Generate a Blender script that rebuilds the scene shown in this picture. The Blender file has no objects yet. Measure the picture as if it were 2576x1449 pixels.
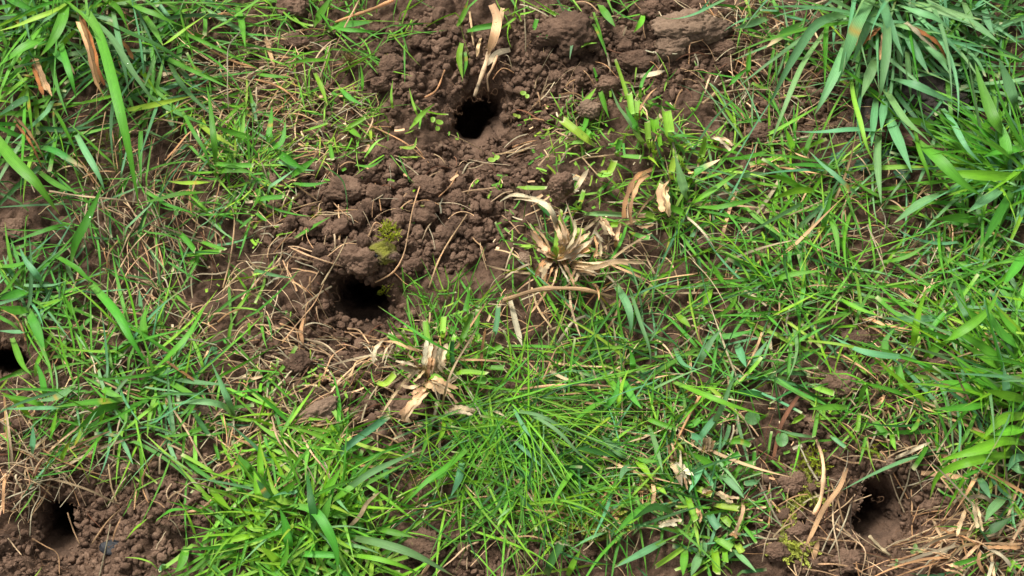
import bpy, bmesh, math, random
import numpy as np
from mathutils import Vector, Matrix, noise as mnoise

# ------------------------------------------------------------------ camera, sky, sun, exposure
scene = bpy.context.scene
COL = scene.collection
random.seed(11)
rng = np.random.default_rng(11)

PITCH = math.radians(60.0)          # looking steeply down at the turf
DIST = 1.667
LENS = 60.0
CAM = np.array([0.0, -DIST * math.cos(PITCH), DIST * math.sin(PITCH)])
cam_d = bpy.data.cameras.new('camera')
cam = bpy.data.objects.new('camera', cam_d)
COL.objects.link(cam)
cam.location = CAM
cam.rotation_euler = (math.pi / 2 - PITCH, 0, 0)
cam_d.lens = LENS
cam_d.sensor_width = 36.0
cam_d.clip_start = 0.02
cam_d.clip_end = 200.0
scene.camera = cam

SUN_EL, SUN_AZ = math.radians(56), math.radians(-38)   # azimuth from +y (away from the camera), towards -x
world = bpy.data.worlds.new('World')
scene.world = world
world.use_nodes = True
wn = world.node_tree
wn.nodes.clear()
w_out = wn.nodes.new('ShaderNodeOutputWorld')
w_bg = wn.nodes.new('ShaderNodeBackground')
w_sky = wn.nodes.new('ShaderNodeTexSky')
w_sky.sky_type = 'NISHITA'
w_sky.sun_disc = False
w_sky.sun_elevation = SUN_EL
w_sky.sun_rotation = SUN_AZ
w_sky.air_density = 1.0
w_sky.dust_density = 4.0
w_hs = wn.nodes.new('ShaderNodeHueSaturation')     # cloud cover: a nearly grey sky
w_hs.inputs['Saturation'].default_value = 0.15
w_bg.inputs['Strength'].default_value = 0.05
wn.links.new(w_sky.outputs['Color'], w_hs.inputs['Color'])
wn.links.new(w_hs.outputs['Color'], w_bg.inputs['Color'])
wn.links.new(w_bg.outputs['Background'], w_out.inputs['Surface'])

sun_d = bpy.data.lights.new('sun', 'SUN')
sun_d.energy = 1.5
sun_d.angle = math.radians(17)
sun_d.color = (1.0, 0.95, 0.88)
sun = bpy.data.objects.new('sun', sun_d)
COL.objects.link(sun)
sdir = Vector((math.sin(SUN_AZ) * math.cos(SUN_EL), math.cos(SUN_AZ) * math.cos(SUN_EL), math.sin(SUN_EL)))
sun.rotation_euler = sdir.to_track_quat('Z', 'Y').to_euler()

scene.view_settings.view_transform = 'Standard'
scene.view_settings.look = 'None'
scene.view_settings.gamma = 1.0
scene.view_settings.exposure = 1.85
scene.render.engine = 'CYCLES'
scene.cycles.max_bounces = 6
scene.cycles.transparent_max_bounces = 6

# ------------------------------------------------------------------ geometry helpers
W0, H0 = 2576.0, 1449.0             # the photograph's own grid
_f = LENS / 36.0
_fw = np.array([0.0, math.cos(PITCH), -math.sin(PITCH)])
_up = np.array([0.0, math.sin(PITCH), math.cos(PITCH)])
_rt = np.array([1.0, 0.0, 0.0])

def at(px, py, z=0.0):
    """the point of the turf, at height z, that stands at this place of the photograph"""
    px = np.asarray(px, float); py = np.asarray(py, float); z = np.asarray(z, float)
    a = (px / W0 - 0.5) / _f
    b = -(py - H0 / 2) / W0 / _f
    d = _fw + a[..., None] * _rt + b[..., None] * _up
    t = (z - CAM[2]) / d[..., 2]
    return CAM + d * t[..., None]

def px_of(p):
    q = np.asarray(p, float) - CAM
    zc = q @ _fw
    return (q @ _rt / zc * _f + 0.5) * W0, H0 / 2 - (q @ _up / zc * _f) * W0

def mpp(px, py):
    """metres per photograph pixel there"""
    p = at(px, py)
    return np.linalg.norm(p - CAM, axis=-1) / (W0 * _f)

def _hash(ix, iy, s):
    h = (ix.astype(np.int64) * 374761393 + iy.astype(np.int64) * 668265263 + s * 974634777) & 0x7fffffff
    h = ((h ^ (h >> 13)) * 1274126177) & 0x7fffffff
    return ((h ^ (h >> 16)) & 0xffff) / 65535.0

def vnoise(x, y, s=0):
    ix = np.floor(x); iy = np.floor(y)
    fx = x - ix; fy = y - iy
    fx = fx * fx * fx * (fx * (fx * 6 - 15) + 10); fy = fy * fy * fy * (fy * (fy * 6 - 15) + 10)
    a = _hash(ix, iy, s); b = _hash(ix + 1, iy, s); c = _hash(ix, iy + 1, s); d = _hash(ix + 1, iy + 1, s)
    return (a * (1 - fx) + b * fx) * (1 - fy) + (c * (1 - fx) + d * fx) * fy - 0.5

def worley(x, y, s=0):
    ix = np.floor(x); iy = np.floor(y)
    best = np.full(np.shape(x), 9.0); rad = np.zeros(np.shape(x))
    for dx in (-1, 0, 1):
        for dy in (-1, 0, 1):
            cx = ix + dx; cy = iy + dy
            qx = cx + _hash(cx, cy, s); qy = cy + _hash(cx, cy, s + 7)
            d = np.hypot(x - qx, y - qy)
            r = _hash(cx, cy, s + 13)
            m = d < best
            best = np.where(m, d, best); rad = np.where(m, r, rad)
    return best, rad

# burrow holes: px, py, radius m, axis (x, y, z), funnel centre offset px, funnel radius, funnel depth
HOLES = [
    dict(p=(1206, 270), r=0.0255, ry=1.6, ax=(-0.10, 0.50, -0.86), f=(1255, 285), fr=0.084, fd=0.032, L=0.20),
    dict(p=(905, 752), r=0.0238, ry=1.10, ax=(0.02, 0.56, -0.82), f=(915, 800), fr=0.060, fd=0.028, L=0.20),
    dict(p=(142, 1322), r=0.0210, ry=1.25, ax=(-0.10, 0.50, -0.85), f=(180, 1325), fr=0.062, fd=0.026, L=0.20),
    dict(p=(2216, 1288), r=0.0205, ry=1.45, ax=(-0.14, 0.47, -0.86), f=(2262, 1300), fr=0.058, fd=0.028, L=0.20),
    dict(p=(6, 898), r=0.0190, ax=(-0.2, 0.45, -0.87), f=(0, 905), fr=0.040, fd=0.010, L=0.18),
]
for h in HOLES:
    c = at(*h['p']); h['c'] = c[:2]
    h['fc'] = at(*h['f'])[:2]
    a = np.array(h['ax']); h['a'] = a / np.linalg.norm(a)

def rim(h, th, k):
    b = h.get('ry', 1.0)
    return h['r'] * b / np.sqrt((b * np.cos(th)) ** 2 + np.sin(th) ** 2) * (1 + 0.16 * np.sin(2 * th + k * 2.1) + 0.09 * np.sin(3 * th + k) + 0.05 * np.sin(7 * th + 3 * k))

# broad mounds and hollows: px, py, radius px, height m
MOUNDS = [(1000, 560, 260, .014), (1740, 100, 180, .016), (1440, 110, 120, .012), (900, 650, 90, .010), (170, 30, 260, .015),
          (2240, 20, 260, .015), (1430, 640, 150, .012), (760, 1270, 230, .012), (2050, 260, 200, -.014), (2380, 300, 160, -.020),
          (230, 1260, 160, -.006), (2140, 1010, 110, .010), (1080, 900, 110, .008), (1640, 360, 120, .010), (2520, 1000, 200, .010)]
MOUNDS = [(*at(a, b)[:2], r * 0.00039, h) for a, b, r, h in MOUNDS]

def zg(x, y, fine=False):
    x = np.asarray(x, float); y = np.asarray(y, float)
    z = 0.016 * vnoise(x * 5 + 3, y * 5 + 8, 1) + 0.009 * vnoise(x * 15, y * 15, 2)
    for mx, my, r, hh in MOUNDS:
        z = z + hh * np.exp(-((x - mx) ** 2 + (y - my) ** 2) / (r * r))
    for h in HOLES:
        d = np.hypot(x - h['fc'][0], y - h['fc'][1])
        z = z - h['fd'] * np.clip(1 - (d / h['fr']) ** 2, 0, 1) ** 1.3
    if fine:
        wx = x + 0.006 * vnoise(x * 70, y * 70, 21) + 0.002 * vnoise(x * 260, y * 260, 23); wy = y + 0.006 * vnoise(x * 70, y * 70, 22) + 0.002 * vnoise(x * 260, y * 260, 24)
        z = z + 0.006 * vnoise(x * 42, y * 42, 3) + 0.004 * vnoise(x * 110, y * 110, 4) + 0.0024 * vnoise(x * 300, y * 300, 5) - 0.0042
        w, r = worley(wx * 56, wy * 56, 31)
        z = z + (0.0075 * (0.3 + 0.7 * r)) * np.clip(1 - (w / 0.60) ** 2, -0.8, 1)
        w, r = worley(wx * 130, wy * 130, 37)
        z = z + (0.0034 * (0.2 + 0.8 * r)) * np.clip(1 - (w / 0.58) ** 2, -0.7, 1)
    return z

def on_ground(px, py):
    p = at(px, py)
    for _ in range(3):
        p = at(px, py, zg(p[..., 0], p[..., 1]))
    return p

# ------------------------------------------------------------------ materials
def new_mat(name):
    m = bpy.data.materials.new(name); m.use_nodes = True
    nt = m.node_tree; nt.nodes.clear()
    return m, nt, nt.nodes.new, nt.links.new

def leaf_material(name, rough=0.48, transl=0.22, veins=1.2, bump=0.5, spots=0.0):
    m, nt, N, Lk = new_mat(name)
    out = N('ShaderNodeOutputMaterial')
    ac = N('ShaderNodeAttribute'); ac.attribute_name = 'tint'
    av = N('ShaderNodeAttribute'); av.attribute_name = 'along'
    sp = N('ShaderNodeSeparateXYZ'); Lk(av.outputs['Vector'], sp.inputs[0])
    # parallel veins across the blade
    mv = N('ShaderNodeMath'); mv.operation = 'MULTIPLY'; mv.inputs[1].default_value = 24.0; Lk(sp.outputs['Y'], mv.inputs[0])
    sn = N('ShaderNodeMath'); sn.operation = 'SINE'; Lk(mv.outputs[0], sn.inputs[0])
    geo = N('ShaderNodeNewGeometry')
    cb = N('ShaderNodeCombineXYZ')
    mx = N('ShaderNodeMath'); mx.operation = 'MULTIPLY'; mx.inputs[1].default_value = 60.0; Lk(sp.outputs['X'], mx.inputs[0])
    my = N('ShaderNodeMath'); my.operation = 'MULTIPLY'; my.inputs[1].default_value = 4.0; Lk(sp.outputs['Y'], my.inputs[0])
    Lk(mx.outputs[0], cb.inputs['X']); Lk(my.outputs[0], cb.inputs['Y']); Lk(sp.outputs['Z'], cb.inputs['Z'])
    no = N('ShaderNodeTexNoise'); no.inputs['Scale'].default_value = 1.0; no.inputs['Detail'].default_value = 3.0
    Lk(cb.outputs[0], no.inputs['Vector'])
    nb = N('ShaderNodeTexNoise'); nb.inputs['Scale'].default_value = 220.0; nb.inputs['Detail'].default_value = 4.0
    Lk(geo.outputs['Position'], nb.inputs['Vector'])
    v1 = N('ShaderNodeMath'); v1.operation = 'MULTIPLY_ADD'; v1.inputs[1].default_value = 0.10 * veins; v1.inputs[2].default_value = 0.62
    Lk(sn.outputs[0], v1.inputs[0])
    v2 = N('ShaderNodeMath'); v2.operation = 'MULTIPLY_ADD'; v2.inputs[1].default_value = 0.55; Lk(no.outputs['Fac'], v2.inputs[0]); Lk(v1.outputs[0], v2.inputs[2])
    v3 = N('ShaderNodeMath'); v3.operation = 'MULTIPLY_ADD'; v3.inputs[1].default_value = 0.25; Lk(nb.outputs['Fac'], v3.inputs[0]); Lk(v2.outputs[0], v3.inputs[2])
    mc = N('ShaderNodeVectorMath'); mc.operation = 'SCALE'; Lk(ac.outputs['Color'], mc.inputs[0]); Lk(v3.outputs[0], mc.inputs['Scale'])
    if spots:
        ns = N('ShaderNodeTexNoise'); ns.inputs['Scale'].default_value = 420.0; ns.inputs['Detail'].default_value = 2.0; Lk(geo.outputs['Position'], ns.inputs['Vector'])
        rs = N('ShaderNodeMapRange'); rs.inputs['From Min'].default_value = 0.63; rs.inputs['From Max'].default_value = 0.70; rs.inputs['To Min'].default_value = 1.0; rs.inputs['To Max'].default_value = 1 - spots
        Lk(ns.outputs['Fac'], rs.inputs['Value'])
        m2 = N('ShaderNodeVectorMath'); m2.operation = 'SCALE'; Lk(mc.outputs[0], m2.inputs[0]); Lk(rs.outputs[0], m2.inputs['Scale']); mc = m2
    bs = N('ShaderNodeBsdfPrincipled'); bs.inputs['Roughness'].default_value = rough
    bs.inputs['Specular IOR Level'].default_value = 0.32
    Lk(mc.outputs[0], bs.inputs['Base Color'])
    bp = N('ShaderNodeBump'); bp.inputs['Strength'].default_value = bump; bp.inputs['Distance'].default_value = 0.0006
    Lk(v2.outputs[0], bp.inputs['Height']); Lk(bp.outputs[0], bs.inputs['Normal'])
    if transl > 0:
        tr = N('ShaderNodeBsdfTranslucent')
        tc = N('ShaderNodeVectorMath'); tc.operation = 'MULTIPLY'; tc.inputs[1].default_value = (1.7, 1.5, 0.7)
        Lk(mc.outputs[0], tc.inputs[0]); Lk(tc.outputs[0], tr.inputs['Color'])
        mxs = N('ShaderNodeMixShader'); mxs.inputs[0].default_value = transl
        Lk(bs.outputs[0], mxs.inputs[1]); Lk(tr.outputs[0], mxs.inputs[2]); Lk(mxs.outputs[0], out.inputs['Surface'])
    else:
        Lk(bs.outputs[0], out.inputs['Surface'])
    return m

def soil_material(name, dark, mid, light, bump=1.0, moss=False, rough=0.93):
    m, nt, N, Lk = new_mat(name)
    out = N('ShaderNodeOutputMaterial')
    geo = N('ShaderNodeNewGeometry')
    oi = N('ShaderNodeObjectInfo')
    n1 = N('ShaderNodeTexNoise'); n1.inputs['Scale'].default_value = 34; n1.inputs['Detail'].default_value = 6; n1.inputs['Roughness'].default_value = 0.7
    n2 = N('ShaderNodeTexNoise'); n2.inputs['Scale'].default_value = 420; n2.inputs['Detail'].default_value = 6; n2.inputs['Roughness'].default_value = 0.75
    n3 = N('ShaderNodeTexVoronoi'); n3.inputs['Scale'].default_value = 520
    for n in (n1, n2, n3): Lk(geo.outputs['Position'], n.inputs['Vector'])
    ad = N('ShaderNodeMath'); ad.operation = 'MULTIPLY_ADD'; ad.inputs[1].default_value = 0.32
    Lk(n2.outputs['Fac'], ad.inputs[0]); 
    m1 = N('ShaderNodeMath'); m1.operation = 'MULTIPLY'; m1.inputs[1].default_value = 0.62; Lk(n1.outputs['Fac'], m1.inputs[0])
    Lk(m1.outputs[0], ad.inputs[2])
    rr = N('ShaderNodeMath'); rr.operation = 'MULTIPLY_ADD'; rr.inputs[1].default_value = 0.10; Lk(oi.outputs['Random'], rr.inputs[0]); Lk(ad.outputs[0], rr.inputs[2])
    cr = N('ShaderNodeValToRGB')
    e = cr.color_ramp.elements
    e[0].position = 0.38; e[0].color = (*dark, 1)
    e[1].position = 0.74; e[1].color = (*light, 1)
    k = e.new(0.56); k.color = (*mid, 1)
    Lk(rr.outputs[0], cr.inputs[0])
    bs = N('ShaderNodeBsdfPrincipled'); bs.inputs['Roughness'].default_value = rough; bs.inputs['Specular IOR Level'].default_value = 0.25
    colsock = cr.outputs[0]
    if moss:
        nm = N('ShaderNodeTexNoise'); nm.inputs['Scale'].default_value = 60; nm.inputs['Detail'].default_value = 5
        Lk(geo.outputs['Position'], nm.inputs['Vector'])
        ra = N('ShaderNodeValToRGB'); ra.color_ramp.elements[0].position = 0.42; ra.color_ramp.elements[1].position = 0.58
        Lk(nm.outputs['Fac'], ra.inputs[0])
        mixc = N('ShaderNodeMix'); mixc.data_type = 'RGBA'
        Lk(ra.outputs[0], mixc.inputs[0]); Lk(colsock, mixc.inputs[6]); mixc.inputs[7].default_value = (0.17, 0.17, 0.025, 1)
        colsock = mixc.outputs[2]
    Lk(colsock, bs.inputs['Base Color'])
    b1 = N('ShaderNodeBump'); b1.inputs['Strength'].default_value = 0.75 * bump; b1.inputs['Distance'].default_value = 0.0022
    Lk(n2.outputs['Fac'], b1.inputs['Height'])
    b2 = N('ShaderNodeBump'); b2.inputs['Strength'].default_value = 0.35 * bump; b2.inputs['Distance'].default_value = 0.0012; b2.invert = True
    Lk(n3.outputs['Distance'], b2.inputs['Height']); Lk(b1.outputs[0], b2.inputs['Normal'])
    Lk(b2.outputs[0], bs.inputs['Normal'])
    Lk(bs.outputs[0], out.inputs['Surface'])
    return m

M_LEAF = leaf_material('grass_leaf')
M_DRY = leaf_material('dry_leaf', rough=0.75, transl=0.12, veins=2.6, bump=1.0, spots=0.4)
M_MOSS = leaf_material('moss_leaf', rough=0.6, transl=0.35, veins=0.3, bump=0.1)
M_SOIL = soil_material('soil', (0.030, 0.017, 0.010), (0.108, 0.064, 0.040), (0.225, 0.144, 0.095), bump=1.3)
M_CLOD = soil_material('soil_clod', (0.053, 0.031, 0.019), (0.152, 0.092, 0.059), (0.285, 0.186, 0.124), bump=1.3)
M_PALE = soil_material('pale_clod', (0.10, 0.064, 0.042), (0.20, 0.134, 0.088), (0.33, 0.235, 0.16), bump=1.1)
M_MOSSY = soil_material('mossy_clod', (0.06, 0.036, 0.026), (0.14, 0.09, 0.065), (0.24, 0.165, 0.12), moss=True)
M_BURROW = soil_material('burrow_wall', (0.045, 0.027, 0.017), (0.14, 0.086, 0.056), (0.26, 0.17, 0.115))
M_STONE = soil_material('dark_stone', (0.02, 0.016, 0.014), (0.05, 0.036, 0.03), (0.09, 0.068, 0.056), bump=0.6, rough=0.7)
M_COAL = soil_material('charcoal', (0.008, 0.009, 0.011), (0.018, 0.02, 0.024), (0.05, 0.055, 0.06), bump=0.5, rough=0.5)
m, nt, N, Lk = new_mat('dew')
o_ = N('ShaderNodeOutputMaterial'); b_ = N('ShaderNodeBsdfPrincipled')
b_.inputs['Base Color'].default_value = (1, 1, 1, 1); b_.inputs['Roughness'].default_value = 0.02; b_.inputs['IOR'].default_value = 1.33
b_.inputs['Transmission Weight'].default_value = 1.0
Lk(b_.outputs[0], o_.inputs['Surface']); M_DEW = m

# ------------------------------------------------------------------ object helpers
def tag(o, label=None, cat=None, group=None, kind=None):
    if label: o['label'] = label
    if cat: o['category'] = cat
    if group: o['group'] = group
    if kind: o['kind'] = kind
    return o

def link(o, parent=None):
    COL.objects.link(o)
    if parent is not None: o.parent = parent
    return o

def empty(name, loc):
    o = bpy.data.objects.new(name, None); o.empty_display_size = 0.01
    o.location = loc
    return link(o)

def mesh_np(name, V, F4, mat, tint=None, along=None, smooth=True, F3=None):
    me = bpy.data.meshes.new(name)
    V = np.asarray(V, np.float32)
    me.vertices.add(len(V)); me.vertices.foreach_set('co', V.ravel())
    n4 = 0 if F4 is None else len(F4); n3 = 0 if F3 is None else len(F3)
    loops = np.concatenate(([] if F4 is None else [np.asarray(F4).ravel()]) + ([] if F3 is None else [np.asarray(F3).ravel()])).astype(np.int32)
    st = np.concatenate((np.arange(n4) * 4, n4 * 4 + np.arange(n3) * 3)).astype(np.int32)
    me.loops.add(len(loops)); me.loops.foreach_set('vertex_index', loops)
    me.polygons.add(n4 + n3); me.polygons.foreach_set('loop_start', st)
    me.update(calc_edges=True)
    if smooth: me.polygons.foreach_set('use_smooth', np.ones(n4 + n3, bool))
    if tint is not None:
        a = me.color_attributes.new('tint', 'FLOAT_COLOR', 'POINT')
        c = np.ones((len(V), 4), np.float32); c[:, :3] = tint; a.data.foreach_set('color', c.ravel())
    if along is not None:
        a = me.attributes.new('along', 'FLOAT_VECTOR', 'POINT'); a.data.foreach_set('vector', np.asarray(along, np.float32).ravel())
    me.materials.append(mat)
    me.validate()
    return me

def ribbon(C, Wd, tint, roll, fold=0.22, seed=None, twist=None):
    """leaf blades: C (N,S,3) centre lines, Wd (N,S) half widths, tint (N,S,3); three vertices across, V-folded on the midrib"""
    Nn, S = C.shape[:2]
    T = np.gradient(C, axis=1); T /= np.linalg.norm(T, axis=2, keepdims=True) + 1e-12
    up = np.zeros_like(T); up[..., 2] = 1.0
    up += 0.25 * (CAM / np.linalg.norm(CAM))
    side = np.cross(T, up); sl = np.linalg.norm(side, axis=2, keepdims=True)
    side = np.where(sl > 1e-4, side / (sl + 1e-12), np.array([1.0, 0, 0]))
    nr = np.cross(side, T)
    rl = roll[:, None] + (0 if twist is None else twist[:, None] * np.linspace(0, 1, S)[None])
    c, s = np.cos(rl)[..., None], np.sin(rl)[..., None]
    sd = side * c + nr * s; nn = nr * c - side * s
    w = Wd[..., None]
    L = C - sd * w; R = C + sd * w; M = C - nn * (w * fold)
    V = np.stack((L, M, R), axis=2).reshape(-1, 3)
    idx = (np.arange(Nn)[:, None] * S + np.arange(S - 1)[None]) * 3
    idx = idx.reshape(-1)
    F = np.concatenate((np.stack((idx, idx + 1, idx + 4, idx + 3), 1), np.stack((idx + 1, idx + 2, idx + 5, idx + 4), 1)))
    tt = np.repeat(tint.reshape(-1, 3), 3, axis=0) * np.tile(np.array([.93, 1.16, .96]), Nn * S)[:, None]
    ln = np.concatenate((np.zeros((Nn, 1)), np.cumsum(np.linalg.norm(np.diff(C, axis=1), axis=2), 1)), 1)
    sd_ = rng.random(Nn) * 50 if seed is None else seed
    al = np.stack((np.repeat(ln[:, :, None], 3, 2), np.broadcast_to(np.array([-1.0, 0, 1.0]), (Nn, S, 3)), np.broadcast_to(sd_[:, None, None], (Nn, S, 3))), axis=3).reshape(-1, 3)
    return V, F, tt, al

def spline(pts, n):
    P = np.asarray(pts, float)
    if len(P) == 2: return P[0] + (P[1] - P[0]) * np.linspace(0, 1, n)[:, None]
    Q = np.vstack((2 * P[0] - P[1], P, 2 * P[-1] - P[-2]))
    seg = np.linalg.norm(np.diff(P, axis=0), axis=1); cu = np.concatenate(([0], np.cumsum(seg))); cu /= cu[-1]
    out = []
    for u in np.linspace(0, 1, n):
        k = min(int(np.searchsorted(cu, u, side='right')) - 1, len(P) - 2); t = (u - cu[k]) / (cu[k + 1] - cu[k] + 1e-9)
        a, b, c, d = Q[k], Q[k + 1], Q[k + 2], Q[k + 3]
        out.append(0.5 * (2 * b + (c - a) * t + (2 * a - 5 * b + 4 * c - d) * t * t + (3 * b - a - 3 * c + d) * t ** 3))
    return np.array(out)

def tube_mesh(name, C, R, mat, tint, sides=7):
    """round stalk along C with radius R per ring"""
    S = len(C)
    T = np.gradient(C, axis=0); T /= np.linalg.norm(T, axis=1, keepdims=True) + 1e-12
    a = np.cross(T, np.array([0.13, 0.21, 0.97])); a /= np.linalg.norm(a, axis=1, keepdims=True) + 1e-12
    b = np.cross(T, a)
    th = np.linspace(0, 2 * math.pi, sides, endpoint=False)
    V = (C[:, None] + (a[:, None] * np.cos(th)[None, :, None] + b[:, None] * np.sin(th)[None, :, None]) * R[:, None, None]).reshape(-1, 3)
    i = np.arange(S - 1)[:, None] * sides + np.arange(sides)[None]; j = np.arange(S - 1)[:, None] * sides + (np.arange(sides)[None] + 1) % sides
    F = np.stack((i, j, j + sides, i + sides), 2).reshape(-1, 4)
    V = np.vstack((V, C[:1], C[-1:]))
    k = np.arange(sides); n0 = S * sides
    F3 = np.vstack((np.stack((np.full(sides, n0), (k + 1) % sides, k), 1), np.stack((np.full(sides, n0 + 1), (S - 1) * sides + k, (S - 1) * sides + (k + 1) % sides), 1)))
    tt = np.vstack((np.repeat(tint, sides, axis=0), tint[:1], tint[-1:] * 0.6))  # tip cap centre darkened: shade inside the hollow end painted into the tint
    ln = np.concatenate(([0], np.cumsum(np.linalg.norm(np.diff(C, axis=0), axis=1))))
    al = np.stack((np.repeat(ln, sides), np.tile(np.cos(th), S) , np.full(S * sides, random.random() * 50)), 1)
    al = np.vstack((al, al[:1], al[-1:]))
    return mesh_np(name, V, F, mat, tt, al, F3=F3)

# linear base colours: g mid green, d dark, b bluish, y yellow-green, f fresh, p pale straw, s straw, o orange-brown, r dead brown
TINT = dict(g=(.068, .236, .016), d=(.022, .098, .016), b=(.115, .270, .105), y=(.200, .370, .035), f=(.135, .330, .014), t=(.060, .235, .035),
            p=(.76, .55, .33), s=(.58, .39, .21), o=(.29, .135, .045), r=(.180, .095, .055))
def tint_of(c, jit=0.24):
    b = np.array(TINT[c]); k = 1 + random.uniform(-jit, jit); q = random.uniform(-jit, jit)
    return np.clip(b * k * np.array([1 + q, 1, 1 - 0.6 * q]), 0, 0.9)
# ------------------------------------------------------------------ the ground and its burrows
def axis_coords(a, b, step, far):
    v = list(np.arange(a, b, step)); s = step; lo, hi = a, v[-1]; L, R = [], []
    while lo > -far: s *= 1.16; lo -= s; L.append(lo)
    s = step
    while hi < far: s *= 1.16; hi += s; R.append(hi)
    return np.array(L[::-1] + v + R)
gx = axis_coords(-0.60, 0.60, 0.0018, 60.0); gy = axis_coords(-0.33, 0.40, 0.0018, 60.0)
X, Y = np.meshgrid(gx, gy)
Z = zg(X, Y, fine=True)
keep = np.ones(X.shape, bool)
for k, h in enumerate(HOLES):
    dx, dy = X - h['c'][0], Y - h['c'][1]
    keep &= np.hypot(dx, dy) > rim(h, np.arctan2(dy, dx), k) * 1.18
ny, nx = X.shape
ii = (np.arange(ny - 1)[:, None] * nx + np.arange(nx - 1)[None])
fk = keep[:-1, :-1] & keep[1:, :-1] & keep[:-1, 1:] & keep[1:, 1:]
ii = ii[fk]
F = np.stack((ii, ii + 1, ii + nx + 1, ii + nx), 1)
me = mesh_np('ground', np.stack((X, Y, Z), 2).reshape(-1, 3), F, M_SOIL)
ground = link(bpy.data.objects.new('ground', me)); tag(ground, kind='structure')

HLAB = ['dark round burrow hole under the hollow dry cane at top centre',
        'dark burrow hole just below the mossy soil lump',
        'dark burrow hole in bare soil at the lower left corner',
        'narrow dark burrow hole with a pale smooth right wall',
        'dark burrow hole cut by the left edge under grass']
for k, h in enumerate(HOLES):
    S, TH = 46, 72
    th = np.linspace(0, 2 * math.pi, TH, endpoint=False)
    V = []
    base = np.array([h['c'][0], h['c'][1], 0.0])
    for i in range(S):
        u = i / (S - 1)
        if i < 3:
            rr = rim(h, th, k) * (1.32 - 0.05 * i)
            x = base[0] + rr * np.cos(th); y = base[1] + rr * np.sin(th)
            z = zg(x, y, True) - 0.0015 - 0.0006 * i
        else:
            s = (i - 2) / (S - 3)
            r = rim(h, th, k) * (0.90 + 0.30 * max(0, 1 - s / .16) + 0.08 * math.sin(s * 9)) * (1.0 if s < 0.85 else max(0.02, (1 - s) / 0.15))
            d = h['L'] * s
            x = base[0] + r * np.cos(th) + h['a'][0] * d; y = base[1] + r * np.sin(th) * (1 - 0.25 * min(1, s * 3)) + h['a'][1] * d
            z0 = zg(base[0] + rim(h, th, k) * np.cos(th), base[1] + rim(h, th, k) * np.sin(th))
            z = z0 * (1 - min(1, s * 3)) + h['a'][2] * d * (1 if s > .2 else .55 + 2.25 * s) - 0.0035
        q = 0.0050 * vnoise(th * 5 + k, np.full(TH, i * 0.35), 50 + k) + 0.0035 * vnoise(th * 14, np.full(TH, i * 0.9), 60 + k)
        q = q + q[::-1]
        f = 0 if i < 2 else 1
        V.append(np.stack((x + q * np.cos(th) * f, y + q * np.sin(th) * f, z + 0.6 * q * f), 1))
    V = np.vstack(V)
    i = np.arange(S - 1)[:, None] * TH + np.arange(TH)[None]; j = np.arange(S - 1)[:, None] * TH + (np.arange(TH)[None] + 1) % TH
    F = np.stack((i, i + TH, j + TH, j), 2).reshape(-1, 4)
    V = V - np.array([base[0], base[1], 0])
    o = bpy.data.objects.new('burrow_hole', mesh_np('burrow_hole', V, F, M_BURROW)); o.location = (base[0], base[1], 0); link(o)
    tag(o, HLAB[k], 'burrow hole', 'burrow holes in the turf')

# ------------------------------------------------------------------ clods of soil
def clod_mesh(name, sub, seed, mat, flat=0.75, nod=0.26, freq=2.4, rough=0.10):
    bm = bmesh.new(); bmesh.ops.create_icosphere(bm, subdivisions=sub, radius=1.0)
    off = Vector((seed * 7.3, seed * 3.1, seed * 5.7))
    st = Vector((random.uniform(.8, 1.25), random.uniform(.75, 1.1), flat))
    for v in bm.verts:
        p = v.co.copy()
        d = 0.34 * mnoise.noise(p * 1.1 + off)
        dd, _ = mnoise.voronoi(p * freq * 0.55 + off)
        d += nod * (0.62 - 1.25 * dd[0])
        d += rough * mnoise.fractal(p * freq * 2.2 + off, 0.8, 2.0, 4)
        v.co = p * (1 + d)
        v.co = Vector((v.co.x * st.x, v.co.y * st.y, v.co.z * st.z))
    for f in bm.faces: f.smooth = True
    me = bpy.data.meshes.new(name); bm.to_mesh(me); bm.free(); me.materials.append(mat)
    return me

def place_clod(me, px, py, rad_px, label, group, name='soil_clod', cat='soil clod', sink=0.35, rot=None, sc=(1, 1, 1), lift=0.0):
    p = on_ground(px, py); r = rad_px * float(mpp(px, py))
    if name == 'soil_clod': p[2] = float(zg(p[0], p[1])) + 0.001
    o = bpy.data.objects.new(name, me)
    o.location = (p[0], p[1], p[2] + r * (0.6 - sink) + lift)
    o.rotation_euler = rot if rot else (random.uniform(-.4, .4), random.uniform(-.4, .4), random.uniform(0, 6.28))
    o.scale = (r * sc[0], r * sc[1], r * sc[2])
    link(o); return tag(o, label, cat, group)

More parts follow.
